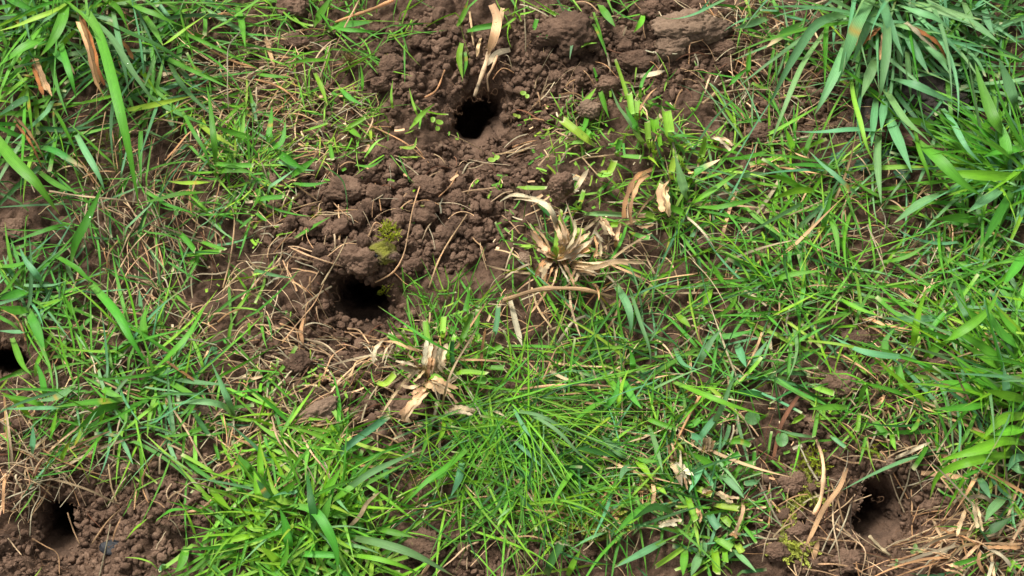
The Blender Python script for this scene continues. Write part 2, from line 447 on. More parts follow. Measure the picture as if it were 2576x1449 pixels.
# the large lumps one by one: px, py, radius px, (scale), label, material
BIG = [
    (1440, 95, 54, (1.1, 0.95, .8), M_CLOD, 'big rounded brown lump of soil near the top centre'),
    (1385, 100, 38, (1, 1, .8), M_CLOD, 'medium brown soil lump leaning on the big top centre lump'),
    (1722, 82, 56, (1.1, 1, .75), M_PALE, 'large flat pale tan lump of soil at the top'),
    (1785, 92, 44, (1.1, 0.95, .75), M_PALE, 'pale tan soil lump at right end of the large flat one'),
    (1690, 125, 40, (1.0, 1, .7), M_PALE, 'pale lump sticking out below the large flat one'),
    (1640, 35, 32, (1, 1, .8), M_CLOD, 'dark brown soil lump left of the large flat pale one'),
    (1600, 165, 34, (1.1, .8, .7), M_CLOD, 'broad brown soil lump below the top straws'),
    (1575, 105, 26, (1, .9, .8), M_CLOD, 'dark soil clod between the two big top lumps'),
    (1820, 130, 26, (1, 1, .8), M_CLOD, 'brown clod below the right end of the pale lump'),
    (1410, 498, 44, (1.1, .85, .9), M_CLOD, 'ragged soil clod sitting on the central dry clump'),
    (905, 660, 56, (1.1, .95, .8), M_CLOD, 'large soil lump at the upper lip of the middle burrow'),
    (968, 640, 40, (1, .9, .7), M_MOSSY, 'mossy right shoulder of soil beside the large lump'),
    (870, 485, 46, (1.15, .9, .7), M_CLOD, 'wide knobbly soil lump in the middle of the soil band'),
    (915, 455, 30, (1.1, .9, .8), M_CLOD, 'knobbly soil clod upper right of the wide lump'),
    (975, 395, 34, (1, .95, .8), M_CLOD, 'rounded soil lump under the fine shoots'),
    (720, 580, 26, (1, .9, .85), M_CLOD, 'round dark clod at left end of the soil band'),
    (1075, 480, 36, (1, .9, .75), M_CLOD, 'cracked soil lump in the right of the soil band'),
    (1150, 510, 32, (1, 1, .8), M_CLOD, 'angular soil lump left of the arched dry leaf'),
    (1150, 570, 26, (1, 1, .8), M_CLOD, 'lumpy clod between thin straw and cut leaves'),
    (810, 672, 28, (1, .9, .8), M_CLOD, 'ragged reddish clod left of the large mossy lump'),
    (840, 590, 24, (1, 1, .8), M_CLOD, 'smooth clod in the left centre of the soil band'),
    (800, 1048, 44, (1.2, .8, .7), M_PALE, 'pale curled worm cast clod with a straw across it'),
    (755, 925, 36, (1.1, .9, .8), M_CLOD, 'brown soil lump below left of the middle burrow'),
    (1020, 1038, 38, (1, .9, .8), M_CLOD, 'soil lump below the bent dry leaf'),
    (930, 1020, 26, (1, 1, .8), M_CLOD, 'dark round clod right of the worm cast'),
    (2110, 975, 34, (1.1, 1, .85), M_CLOD, 'rough brown clod on the grass at lower right'),
    (2360, 918, 36, (1, 1, .9), M_CLOD, 'brown soil block propped among right hand grass'),
    (2155, 868, 30, (1, 1, .8), M_CLOD, 'shaded clod under bending blades at the right'),
    (2235, 1175, 26, (1, .9, .9), M_PALE, 'pale rough clod at the rim of the right burrow'),
    (1995, 1220, 30, (1, .9, .8), M_CLOD, 'squarish clod left of the thick pale stem'),
    (2010, 1345, 28, (1.2, .7, .8), M_CLOD, 'long dark clod below the green moss'),
    (1955, 1395, 30, (1, .9, .8), M_CLOD, 'bare lump at bottom right of the cut clump'),
    (2130, 1415, 34, (1.2, .9, .7), M_CLOD, 'low clod on the bottom edge under curved straws'),
    (1480, 300, 24, (1, 1, .9), M_PALE, 'grey brown crumbly clod perched on stubble by upper cut leaves'),
    (1530, 225, 32, (1.1, .8, .8), M_CLOD, 'rough clod behind the upper stub clump'),
    (1910, 345, 30, (1.1, .9, .8), M_CLOD, 'knobbly light clod right of the upper cut stub clump'),
    (1320, 655, 22, (1, 1, .9), M_PALE, 'small tan clod left of the central dry leaves'),
    (1770, 615, 22, (1, 1, .8), M_CLOD, 'shaded clod in the grass right of the central clump'),
    (320, 985, 22, (1, 1, .8), M_PALE, 'smooth tan clod among the left hand blades'),
    (165, 1170, 20, (1, 1, .9), M_CLOD, 'rounded clod by the pale double straw at lower left'),
    (320, 1190, 24, (1, .9, .9), M_PALE, 'angular tan clod in dark crumbs at lower left'),
    (535, 1040, 34, (1.2, .8, .7), M_PALE, 'broad lighter clod right of the left hand blades'),
    (60, 1075, 26, (1, 1, .8), M_CLOD, 'dull clod at left edge below the grass'),
    (120, 1045, 28, (1, 1, .8), M_CLOD, 'dull brown clod under left hand blades'),
    (40, 585, 38, (1.2, .9, .7), M_CLOD, 'large cracked soil lump at the left edge'),
    (105, 600, 26, (1, .9, .8), M_CLOD, 'soil lump right of the cracked one at left edge'),
    (740, 25, 36, (1, 1, .8), M_CLOD, 'brown lump under thin grass at the top left centre'),
    (745, 115, 28, (1, 1, .8), M_CLOD, 'smooth clod below thin grass at the top left centre'),
    (985, 175, 26, (1, 1, .8), M_CLOD, 'clod right of the dried seed head'),
    (955, 220, 28, (1, .9, .8), M_CLOD, 'flat clod below right of the dried seed head'),
    (1060, 1380, 40, (1.2, .9, .6), M_CLOD, 'low soil mound at bottom centre by the long blade'),
]
random.seed(5)
for i, (px, py, r, sc, mt, lab) in enumerate(BIG):
    me = clod_mesh('soil_clod', 5, i + 1, mt, flat=0.9, nod=0.30, freq=2.2 + (i % 3) * 0.5, rough=0.16)
    place_clod(me, px, py, r * (.85 if 400 < py < 700 else 1), lab, 'large lumps of soil', sc=sc, rot=(random.uniform(-.2, .2), random.uniform(-.2, .2), random.uniform(-.4, .4)),
               lift=0.014 if py in (498, 300) else 0.0, sink=0.34 if mt is M_PALE else .24)

PROTO = [clod_mesh('soil_clod', 4, 100 + k, M_CLOD, flat=0.9, nod=0.24, freq=1.9 + 0.4 * (k % 4), rough=0.16) for k in range(12)]
# bare patches: px, py, rx, ry, clods, smallest and largest radius px, crumbs, phrase
PATCH = [
    (960, 540, 290, 140, 120, 8, 24, 2600, 'in the soil band between the two burrows'),
    (1200, 430, 150, 80, 14, 8, 16, 700, 'below the top centre burrow'),
    (1560, 120, 300, 110, 28, 9, 22, 1300, 'in the bare strip along the top'),
    (1390, 240, 130, 90, 8, 7, 14, 800, 'right of the top centre burrow'),
    (1100, 160, 130, 120, 14, 10, 20, 500, 'left of the hollow dry cane'),
    (860, 860, 240, 90, 12, 8, 16, 1200, 'below the middle burrow'),
    (970, 1060, 130, 110, 18, 10, 22, 650, 'in the dark strip left of the lower dry clump'),
    (300, 1230, 260, 110, 20, 8, 18, 1500, 'around the lower left burrow'),
    (200, 1390, 230, 60, 4, 8, 16, 500, 'at the bottom left corner'),
    (2140, 1260, 230, 180, 18, 8, 18, 1500, 'around the right hand burrow'),
    (2130, 1010, 150, 80, 6, 9, 18, 450, 'on the bare ground above right burrow'),
    (1240, 1390, 240, 60, 6, 8, 16, 500, 'on the bottom edge at centre'),
    (2020, 250, 200, 110, 5, 8, 14, 1100, 'in the shaded hollow under the top right tussock'),
    (560, 1010, 110, 60, 4, 9, 16, 250, 'right of the left hand blades'),
    (430, 600, 350, 300, 0, 9, 16, 0, 'under the grass on the left'),
    (2000, 700, 450, 260, 0, 9, 18, 0, 'under the grass on the right'),
    (800, 200, 260, 160, 4, 8, 16, 500, 'under the thin shoots at upper left centre'),
]
def in_hole(px, py, m=1.15):
    p = at(px, py)
    for k, h in enumerate(HOLES):
        d = p[:2] - h['c']
        if np.hypot(*d) < rim(h, math.atan2(d[1], d[0]), k) * m: return True
    return False
cr_pts = []
for (cx, cy, rx, ry, n, r0, r1, nc, where) in PATCH:
    done = 0
    while done < n:
        a, q = random.uniform(0, 6.283), math.sqrt(random.random())
        px, py = cx + rx * q * math.cos(a), cy + ry * q * math.sin(a)
        if in_hole(px, py, 1.5): continue
        r = r0 + (r1 - r0) * random.random() ** 1.8
        place_clod(random.choice(PROTO), px, py, r, 'small brown soil clod lying ' + where, 'soil clods ' + where,
                   sc=(1, random.uniform(.8, 1), random.uniform(.8, 1.05)), sink=0.12)
        done += 1
    for _ in range(int(nc * 1.5)):
        a, q = random.uniform(0, 6.283), math.sqrt(random.random()) * 1.15
        px, py = cx + rx * q * math.cos(a), cy + ry * q * math.sin(a)
        if not in_hole(px, py, 1.05): cr_pts.append((px, py, 1.6 + 10 * random.random() ** 3))
for k, h in enumerate(HOLES):                     # crumbs along the lip of each burrow
    for _ in range(16):
        a = random.uniform(0, 6.283); r = rim(h, a, k) * random.uniform(1.05, 1.35)
        q = px_of(np.array([h['c'][0] + r * math.cos(a), h['c'][1] + r * math.sin(a), 0.0]))
        cr_pts.append((q[0], q[1], random.uniform(2, 6)))
CR = []
for k in range(6):
    me_ = clod_mesh('crumb', 2, 300 + k, M_CLOD, nod=0.36, rough=0.40)
    CR.append((np.array([v.co[:] for v in me_.vertices]), np.array([f.vertices[:] for f in me_.polygons])))
    bpy.data.meshes.remove(me_)
cr = np.array(cr_pts); P = on_ground(cr[:, 0], cr[:, 1]); zf = zg(P[:, 0], P[:, 1], True); R = cr[:, 2] * mpp(cr[:, 0], cr[:, 1])
VV, FF, off = [], [], 0
for i in range(len(cr)):
    v, f = CR[i % 6]
    a = random.uniform(0, 6.283); c, s = math.cos(a), math.sin(a)
    b = random.uniform(-1, 1); cb, sb = math.cos(b), math.sin(b)
    v = (v * np.array([random.uniform(.7, 1.35), random.uniform(.6, 1.1), random.uniform(.55, 1)])) @ np.array([[1, 0, 0], [0, cb, sb], [0, -sb, cb]])
    VV.append((v @ np.array([[c, s, 0], [-s, c, 0], [0, 0, 1]])) * R[i] + np.array([P[i, 0], P[i, 1], zf[i] + R[i] * 0.35]))
    FF.append(f + off); off += len(v)
o = link(bpy.data.objects.new('soil_crumbs', mesh_np('soil_crumbs', np.vstack(VV), None, M_CLOD, F3=np.vstack(FF))))
tag(o, 'loose fine crumbs of brown soil over the bare patches', 'soil crumbs', kind='stuff')
# ------------------------------------------------------------------ grass tufts: key -> (label, px, py, random blades, length mm, half width mm, azimuth range deg or None, elevation, tints)
TUFT = {
 'A': ('lush tall tussock of wide blades filling the top left corner', 170, -30, 95, (60, 150), (1.2, 3.4), (150, 390), (15, 55), 'gggbdgf'),
 'B': ('loose thin green tuft on soil along the top, left of centre', 850, 70, 60, (25, 60), (.6, 1.4), None, (15, 50), 'gggff'),
 'C': ('fine yellowish shoots between the seed head and top centre burrow', 830, 310, 90, (15, 40), (.4, 1.0), None, (15, 60), 'fyyg'),
 'D': ('mown bright tuft at left end of the soil band', 620, 440, 80, (20, 50), (.8, 1.8), None, (12, 50), 'gfgyg'),
 'E': ('sparse broad blades over thatch in the left middle', 330, 560, 50, (30, 70), (.6, 1.6), None, (10, 45), 'gggbd'),
 'F': ('spreading tuft of flat green blades on the left, below middle', 330, 980, 80, (35, 85), (.8, 2.2), None, (10, 45), 'gggbf'),
 'G': ('short broad blades at the left edge above the cut off burrow', 40, 760, 40, (30, 70), (1.0, 2.6), None, (15, 45), 'ggbf'),
 'H': ('big blue green tussock of hanging wide blades at the top right', 2215, -40, 95, (60, 160), (1.6, 3.6), (185, 385), (0, 50), 'bbbgbd'),
 'I': ('tuft of long flat blades on the right edge, upper half', 2560, 440, 85, (50, 120), (1.2, 3.2), (95, 265), (10, 50), 'gggbf'),
 'J': ('dense bright tussock leaning in from the right edge, lower half', 2580, 960, 95, (50, 120), (1.0, 2.8), (110, 260), (12, 55), 'gfgfbg'),
 'K': ('mown clump of bright upright cut leaves right of top centre burrow', 1650, 370, 45, (15, 40), (.7, 1.8), None, (20, 65), 'yfyg'),
 'L': ('small mown clump of slanting pale green stubs', 1440, 330, 40, (12, 32), (.5, 1.5), None, (15, 55), 'yfgy'),
 'M': ('large mown clump of dry tan leaves in the centre', 1420, 670, 75, (15, 42), (.7, 2.0), None, (10, 50), 'ygpppsg'),
 'N': ('folded dry and green mown clump right of the central clump', 1690, 520, 60, (15, 45), (.6, 1.7), None, (10, 50), 'ygfgppf'),
 'O': ('long flat green blades right of the mown clumps', 1930, 480, 90, (40, 95), (.7, 1.8), None, (10, 40), 'gfgbg'),
 'P': ('lower central clump of cut leaves with curled pale dry ones', 1090, 890, 70, (20, 50), (.6, 1.8), None, (15, 60), 'gfyggpp'),
 'Q': ('fine long haired tuft of thin green blades at bottom centre', 1290, 1030, 99, (60, 130), (.5, 1.1), (190, 370), (10, 45), 'gfgfb'),
 'R': ('thick bright tuft of broad blades at the bottom left', 760, 1290, 99, (28, 62), (.9, 2.4), None, (20, 70), 'fgfgybg'),
 'S': ('dense mixed grass in the right of centre, below middle', 1620, 900, 99, (40, 90), (.6, 1.7), None, (10, 45), 'gggfb'),
 'T': ('mown clump of cut stubs and dry leaves at bottom right', 1790, 1260, 75, (18, 48), (.8, 2.0), None, (12, 55), 'gbgyb'),
 'U': ('flat mesh of green blades in the right middle', 2120, 760, 99, (40, 100), (.6, 1.7), None, (8, 40), 'gfgbg'),
 'V': ('thin tuft of cut blades above the right hand burrow', 2220, 1000, 55, (20, 50), (.6, 1.6), None, (10, 45), 'gfyg'),
 'W': ('limp straw and short grass in the bottom right corner', 2480, 1370, 55, (25, 60), (.6, 1.8), None, (8, 40), 'gppsg'),
 'X': ('short fine bright grass right of the middle burrow', 1130, 790, 70, (15, 40), (.5, 1.3), None, (20, 65), 'fgyg'),
 'Y': ('stringy pale grass at left edge above the lower left burrow', 60, 1160, 50, (20, 50), (.4, 1.1), None, (8, 40), 'yppsg'),
 'Z': ('lone dark blade lying on the soil band', 0, 0, 0, None, None, None, None, ''),
 'a': ('single broad bluish blade across the dark soil strip at lower centre', 0, 0, 0, None, None, None, None, ''),
 'b': ('thin upright tuft with pale cut leaf at the top centre', 1490, 20, 35, (20, 50), (.5, 1.4), None, (20, 60), 'ggfb'),
 'c': ('two short leaves hanging over the top centre burrow rim', 0, 0, 0, None, None, None, None, ''),
 'e': ('two broad dark blades cut by the bottom edge at centre', 0, 0, 0, None, None, None, None, ''),
}
# ------------------------------------------------------------------ the leaves and straws one by one
# tuft key (- for a loose stalk), tint (| = mown end), width, height mm, then root ... tip; # label of a loose stalk
TR = {}
TR[0, 0] = '''A g 50 90 400,30 480,130 560,380 620,620 655,780 700,1050
A b 34 80 420,60 560,190 680,380 760,490 830,540
A d| 62 70 500,90 640,160 800,230 945,320
A g 50 60 -60,640 60,800 180,920 300,1085
A g 56 80 270,160 200,195 100,250 -30,345
A b 52 90 300,50 220,110 145,190
A g 46 100 330,-20 310,100 260,210 198,288
A b 26 90 565,50 590,170 620,300 650,475
A g 28 95 520,-10 600,50 655,175
A g 24 80 620,-10 700,40 800,80 932,135
A g 28 85 720,70 770,140 822,232
A o 46 40 385,60 450,220 490,390 540,500
A o 40 30 165,280 200,380 245,490
A o 32 20 60,590 130,670 190,770 225,860
A g 28 50 270,540 320,640 380,760 395,860
E b 36 50 375,660 440,780 500,890 530,965
A g 28 60 130,430 150,560 172,735
A g 26 50 125,460 120,640 102,1000
A g 30 70 300,190 330,300 360,400 384,495
A y 26 75 380,-10 260,60 100,120 -20,160
A d 34 60 200,480 120,500 -20,590
A g 30 90 20,-20 100,20 195,60
A t 30 60 250,240 310,290 350,330 380,378
A o 26 50 600,190 640,240 670,300
D y 30 40 630,555 760,530 970,482
D y 40 40 1000,620 1080,680 1185,742
D g 22 40 910,545 960,640 1030,760 1065,862
D y 26 45 745,632 830,575 985,500
E g 46 40 350,1340 380,1220 440,1100 520,925
E g 30 25 1050,965 900,975 800,1000 700,1022
D g 34 50 1080,880 1080,760 1060,560 1040,420
D y 26 50 1190,740 1220,650 1230,560
D g 30 40 1300,700 1180,670 1060,630
D g 40 40 1080,870 1160,850 1280,870
D g| 36 35 1060,820 1160,830 1275,832
A g 26 80 900,40 930,150 965,260 975,330
A y 22 70 760,260 860,200 980,110 1060,60
B g 34 60 1190,20 1215,110 1235,240
E t 34 30 190,740 280,760 380,820 440,855
E g 30 30 190,860 290,930 400,972
E g 26 30 730,960 840,1030 940,1060 1005,1100
E g 24 30 380,1125 280,1140 140,1190 30,1235
G b 34 40 210,1449 190,1390 130,1310 95,1230
G g 40 40 -20,1340 100,1330 220,1270
E g 40 40 250,1270 370,1340 440,1400 520,1449
E b 26 40 330,1300 350,1370 380,1440
D g| 34 30 1000,1210 1080,1240 1130,1255
D g| 34 30 910,1290 1020,1270 1110,1265
D g| 30 30 1200,1150 1270,1090
D g| 40 25 890,1160 940,1210 980,1260
D y 24 30 1060,915 920,920 840,910
- p 13 30 250,962 400,985 560,1000 720,1022 # long whitish straw lying over grass below the longest top left blade
- p 10 40 1208,160 1150,240 1145,400 1150,560
- s 12 12 700,1090 640,1200 600,1300
- s 9 20 530,560 510,680 490,800 480,960
- s 9 20 560,640 580,760 592,850
- p 22 20 700,375 790,378 870,365 # short pale dried blade by the top left tussock
- s 14 10 1288,340 1180,310 1060,250 940,150
- s 12 10 1120,1449 1160,1300 1180,1100 1150,1010
- p 10 12 560,1449 620,1320 680,1230 780,1130
- p 10 12 600,1449 660,1340 760,1250 860,1210
- s 12 12 760,1140 800,1250 830,1380
- s 10 12 690,1160 740,1280 760,1400'''
TR[1, 0] = '''B g 40 50 290,130 330,60 380,-20
B g 36 40 390,125 480,120 590,110
B g 26 50 300,30 350,100 400,190
B g 24 45 350,130 450,150 560,155 620,160
B y 26 50 1005,140 1040,80 1070,-10
B g 20 40 0,370 60,380 180,390
B g 20 40 400,300 240,305 130,330
B g| 40 35 1045,160 1120,140 1210,125
c f 32 45 1035,215 1022,290 1040,400
c g 26 40 1050,260 1056,320 1035,415
C f 26 60 295,365 330,440 360,530
C g 22 60 530,480 535,400 525,320
C g 26 50 420,440 470,490 540,530
C y 28 50 770,650 840,570 900,520
C f| 30 40 440,650 500,620 550,590
C f 30 30 460,640 500,670 530,695
C y 14 60 690,560 680,480 688,400
C y 14 60 820,600 790,520 770,440
C y 16 40 540,800 600,720 650,690
C g 16 40 500,830 580,835 650,790
C f| 30 40 230,660 300,640 360,620
C y| 26 20 575,650 577,700
C g| 30 30 370,720 385,800
C y 20 20 720,740 790,740 810,690
D g 34 60 50,740 70,640 80,530
D g 30 50 60,760 130,710 150,600
D g 44 35 100,760 170,810 240,850
D g 36 35 170,890 240,840 310,790
D g 26 25 180,920 270,930 365,915
D g| 40 25 -20,1010 60,995 135,990
D g| 26 20 0,1070 30,1095 50,1110
C d 9 30 330,830 420,890 450,960 465,1130
Z g 22 22 195,1200 270,1150 375,1090
- p 13 50 520,0 470,90 430,170 400,240 # whitish straw slanting above the dried seed head
- s 24 20 690,0 600,40 500,75 400,110 # thick tan stalk along the top edge, left of centre
- s 24 12 50,190 75,280 95,345 # flat tan dry leaf piece left of the dried seed head
- s 16 12 0,400 100,430 180,480 240,525 # olive tan stem below the flat dry leaf piece
- s 12 8 565,625 680,680 780,740 880,830 # brown stem crossing the fine yellowish shoots
- s 12 8 1015,860 980,930 920,990
- p 14 10 540,1228 570,1180 600,1120 645,1140 # sharply bent pale straw on the soil band
- p 12 10 175,1247 280,1290 400,1330 490,1355 # straight pale straw left of the large mossy lump
- s 13 12 320,1449 380,1350 430,1260 460,1190 # tan straw crossing the straight pale one
- s 16 8 330,1015 365,985 400,955
- s 12 6 170,1055 260,1030 330,1012
- s 12 6 180,910 240,960 310,1010
- p 13 15 870,1449 920,1310 980,1200 1060,1080 # long thin pale straw sloping up to the central cut leaves
- p 12 15 600,1420 690,1370 740,1290 765,1180 790,1050 830,920 # long curving pale stem right of the large mossy lump
- p| 34 30 1176,255 1150,340 1098,485 # straight hollow dry cane pointing down into the top centre burrow
- p 46 30 1185,20 1214,90 1200,180 1168,275 # withered papery sheath bending down to the hollow cane
- s 26 25 1240,40 1225,120 1190,200 1150,250 # narrow brown sheath strip beside the papery one
- p 22 12 1130,190 1118,230 1112,285 # short straw stub left of the hollow cane
- p 30 25 1280,250 1210,270 1165,330 # curled dry leaf crossing the hollow cane
- p 18 25 1215,280 1190,340 1165,390 1170,460 # narrow withered leaf hanging beside the hollow cane
- s 15 12 850,490 910,450 950,350 # tan leaf strip left of top centre burrow
- s 18 10 1075,60 1085,140 1095,230
- s 10 8 600,920 620,1000 630,1060
- p 10 8 500,1060 570,1020 640,980'''
TR[2, 0] = '''H b 30 40 1288,90 1200,120 1110,145
b g 40 40 440,20 480,80 520,135
b g| 26 15 105,170 150,180 190,185
b b 17 30 315,140 300,230 290,300
b f 30 20 660,70 650,110 610,165
b g 20 30 410,60 440,150 470,260
b g 20 30 410,120 450,200 480,290
b y 16 14 325,250 370,222 430,215
b b 14 30 920,85 970,30 1000,-10
b b 22 30 1080,-10 920,70 800,95 710,70
b g| 30 20 105,165 115,130 125,95
K y| 36 80 600,560 560,420 520,300
K y| 42 80 690,740 685,680 680,610
K y| 44 60 610,620 600,550 590,470
K y| 40 60 625,600 630,550 630,500
K f| 60 60 740,680 720,640 715,590
K y| 70 70 800,720 790,640 775,545
K b 40 40 660,720 600,630 540,540 500,440
K g 34 50 650,680 600,600 570,530
K y| 44 50 720,770 710,740 705,710
K f| 30 50 755,760 745,720 740,680
K g| 40 40 525,780 535,740 545,700
K g| 36 25 520,780 580,785 645,790
K y| 50 40 425,870 460,880 500,875
K y| 46 40 440,860 490,860 515,810
K g 18 40 640,490 660,400 720,320
K g 34 40 440,450 470,540 490,600
K s 16 30 640,600 650,540 690,480 730,440
L y| 60 30 430,740 340,670 250,600
L f| 50 30 420,700 370,660 310,635
L f 36 50 300,575 360,520 425,440
L g| 24 40 430,410 420,370 410,340
L y| 30 20 280,725 320,715 360,715
L g 26 30 380,570 370,620 350,680
N b 46 60 890,1020 860,930 820,780
N y| 44 60 800,900 805,850 820,790
N f| 50 50 940,820 960,760 975,680
N t 48 50 870,910 950,850 1050,800
N p 46 45 720,850 640,900 600,980 580,1060 590,1150
N p 50 45 790,910 760,960 770,1020 790,1100
N f| 46 40 890,1090 840,1060 780,1040
N y| 40 30 740,1100 700,1085 670,1075
N g| 36 30 580,1160 650,1190 695,1195
N y| 34 40 860,830 850,800 830,780
M y| 38 25 20,940 100,945 170,945
M p| 44 50 265,1215 235,1150 200,1070 160,1020 80,990 0,985 -60,1020
M p| 60 55 250,1290 265,1210 250,1140 220,1060
M y| 54 50 215,1320 230,1180 250,1050
M p 44 40 190,1320 170,1250 100,1160
M p 44 40 260,1330 300,1290 340,1220
M p| 54 35 210,1310 280,1280 400,1200
M p| 48 28 270,1330 400,1345 520,1320 670,1335
M s 40 30 200,1300 170,1330 130,1400
M p| 34 40 240,1310 300,1240 330,1160 320,1100
M p 40 45 230,1300 150,1260 110,1240
M p| 40 40 250,1330 330,1280 420,1260
M p| 30 35 300,1330 350,1360 430,1390
M p| 36 30 220,1340 200,1400 180,1449
M p| 30 40 240,1320 290,1400 300,1449
M s| 30 30 420,1180 440,1250 430,1310
M p 30 30 480,1230 440,1200 410,1150
N p| 30 40 620,1140 680,1135 740,1130
N s| 30 40 740,1060 760,1000 770,940
N p| 26 35 520,1240 530,1180 545,1120
M y| 50 40 330,1050 350,1000 360,960
M y| 56 40 320,1195 335,1170 350,1145
M g| 30 40 290,1080 250,1130 215,1170
M d| 46 30 130,1020 190,1080 230,1110
M b| 34 25 360,1075 460,1075 570,1080
M f| 36 25 470,1140 500,1132 540,1128
M p| 40 30 440,1090 480,1150 500,1200
M p 34 30 350,1310 320,1380 300,1420
M f| 44 30 340,1290 365,1270 400,1250
O g 26 40 760,690 850,680 920,690 960,700
O f 32 50 880,1040 1000,960 1150,860
O g 28 40 910,1040 1050,1040 1180,1010 1288,960
O b 30 40 1288,875 1180,880 1080,900
O y 24 60 1220,1449 1160,1340 1110,1260
O g 24 30 1288,760 1180,790 1050,800
O g 26 60 1185,395 1190,330 1200,250
O g 24 30 1080,440 1130,390 1190,340
S g 50 40 1100,1449 1040,1390 1000,1310
N p 30 20 1010,690 1070,720 1120,760
- p 12 12 670,255 750,270 830,270 # pale straw below the large flat pale lump
- r 14 12 440,225 530,265 620,270
- s 16 10 365,795 450,785 530,775 # pinkish straw below the upper cut stub clump
- s 12 12 60,0 65,120 70,260
- s 24 12 1030,460 1000,490 960,520 # thick dry stem joint under the top right tussock
- p 11 15 1040,470 1150,450 1288,450 # pale straw running right from the thick stem joint
- p 16 15 1000,380 980,430 970,470
- s 12 8 1160,545 1155,590 1150,640
- s 10 6 0,740 60,720 130,705
- p 26 10 620,380 690,375 770,355 # pale ragged straw scrap on soil at top right centre
- p 18 20 480,270 490,330 495,360
- p 26 30 310,970 340,920 385,850 # grey dry leaf standing on the central ragged clod
- p 40 30 350,900 280,890 190,915 # curled tan leaf above the central ragged clod'''
TR[3, 0] = '''H b 56 90 530,-20 450,120 400,260 345,440
H b 44 90 400,200 350,340 290,470 230,585
H b 42 80 420,60 250,120 120,300 0,540
H b 26 80 290,150 160,350 60,600 0,750
H b 46 90 570,-20 610,120 680,285
H b 42 90 600,60 595,250 565,480 550,500
H b 46 90 550,280 510,380 470,495
H p 40 95 590,150 580,220 560,310
H b 36 70 545,490 530,620 520,740
H b 34 70 590,490 580,560 570,660
H b 44 60 585,440 680,590 790,690 845,755
H b 46 50 590,550 650,690 725,870
H b 40 70 600,390 750,430 860,480 960,520
H b 40 80 620,120 780,150 920,180
H b 34 80 700,250 710,400 720,510
H b 40 80 680,140 740,250 810,370
H b 34 80 640,20 760,60 840,90 930,160
H b 30 80 760,190 860,290 920,380
H b 32 80 980,0 1010,70 1040,145
H b 34 70 920,70 1050,130 1165,215
H b 28 70 860,520 930,620 1000,740 1085,830
H g 24 60 740,640 760,750 800,860 825,960
H o 36 50 680,110 770,180 850,240 885,300
H o 46 40 560,125 500,170 430,240
H t 40 50 180,120 80,170 -10,240
H y 24 40 415,380 430,480 460,600 500,740 540,830
H b 30 40 610,660 430,650 250,665 110,660
H g 24 70 300,80 290,200 285,440
H b 30 70 780,100 900,200 990,300
H b 36 80 560,20 480,180 420,330
H b 34 60 560,650 550,800 570,1030
H b 34 80 720,10 900,60 1080,100
H b 34 70 800,240 900,310 970,330
I f 44 50 1300,890 1130,885 960,875 820,878
I g 50 50 1240,720 1140,600 1080,440 1040,310
I f 40 60 1205,570 1120,610 1050,690
I b 46 60 1255,570 1210,420 1160,290
I g 54 40 730,690 850,790 960,900 1080,990
I b 44 40 900,960 770,1020 630,1125
I b 44 40 1200,930 1100,1000 1000,1070
I g 40 40 1240,940 1150,1100 1070,1250
I g 40 40 1070,1110 950,1095 825,1105
I g 44 40 1300,1260 1250,1340 1180,1440
I g 50 50 1215,860 1190,700 1140,560
I g 40 40 1300,740 1180,760 1080,790
I g 34 40 880,700 780,620 620,590
I b 30 60 1080,20 1110,120 1140,180
I g 40 40 850,980 950,940 1060,860
O b 26 40 480,1005 380,920 280,830 200,755
O f 28 30 490,850 650,840 830,840
O f 46 40 140,780 110,700 90,650
O g 28 40 180,800 210,700 240,640
O g 30 40 270,1180 300,1050 330,930
O f 34 40 260,960 140,960 0,1010
O g 36 40 380,850 220,830 60,830
O f 34 40 200,970 80,900 -20,880
S g 30 40 300,1060 340,1170 360,1310
S f 30 40 0,1420 120,1380 290,1360
U g 26 30 560,1320 700,1290 840,1200
U g 26 30 620,1310 760,1400 840,1449
- p 13 20 175,1375 230,1280 330,1210 # pale curved straw in the grass right of centre
- p 10 20 500,1130 560,1280 590,1360 620,1449
- p 10 20 560,1030 590,1100 585,1170
- s 20 8 800,1110 860,1190 930,1280 # brown dry leaf strip beside the right hand moss
- s 14 10 0,440 120,440 235,440
- p 15 30 1070,1105 1130,1060 1200,1000 # whitish leaf edge near the right edge, upper half
- p 16 15 40,100 60,160 130,200
- p 14 20 300,0 220,30 230,80 310,100
- s 12 10 600,780 610,850 600,900'''
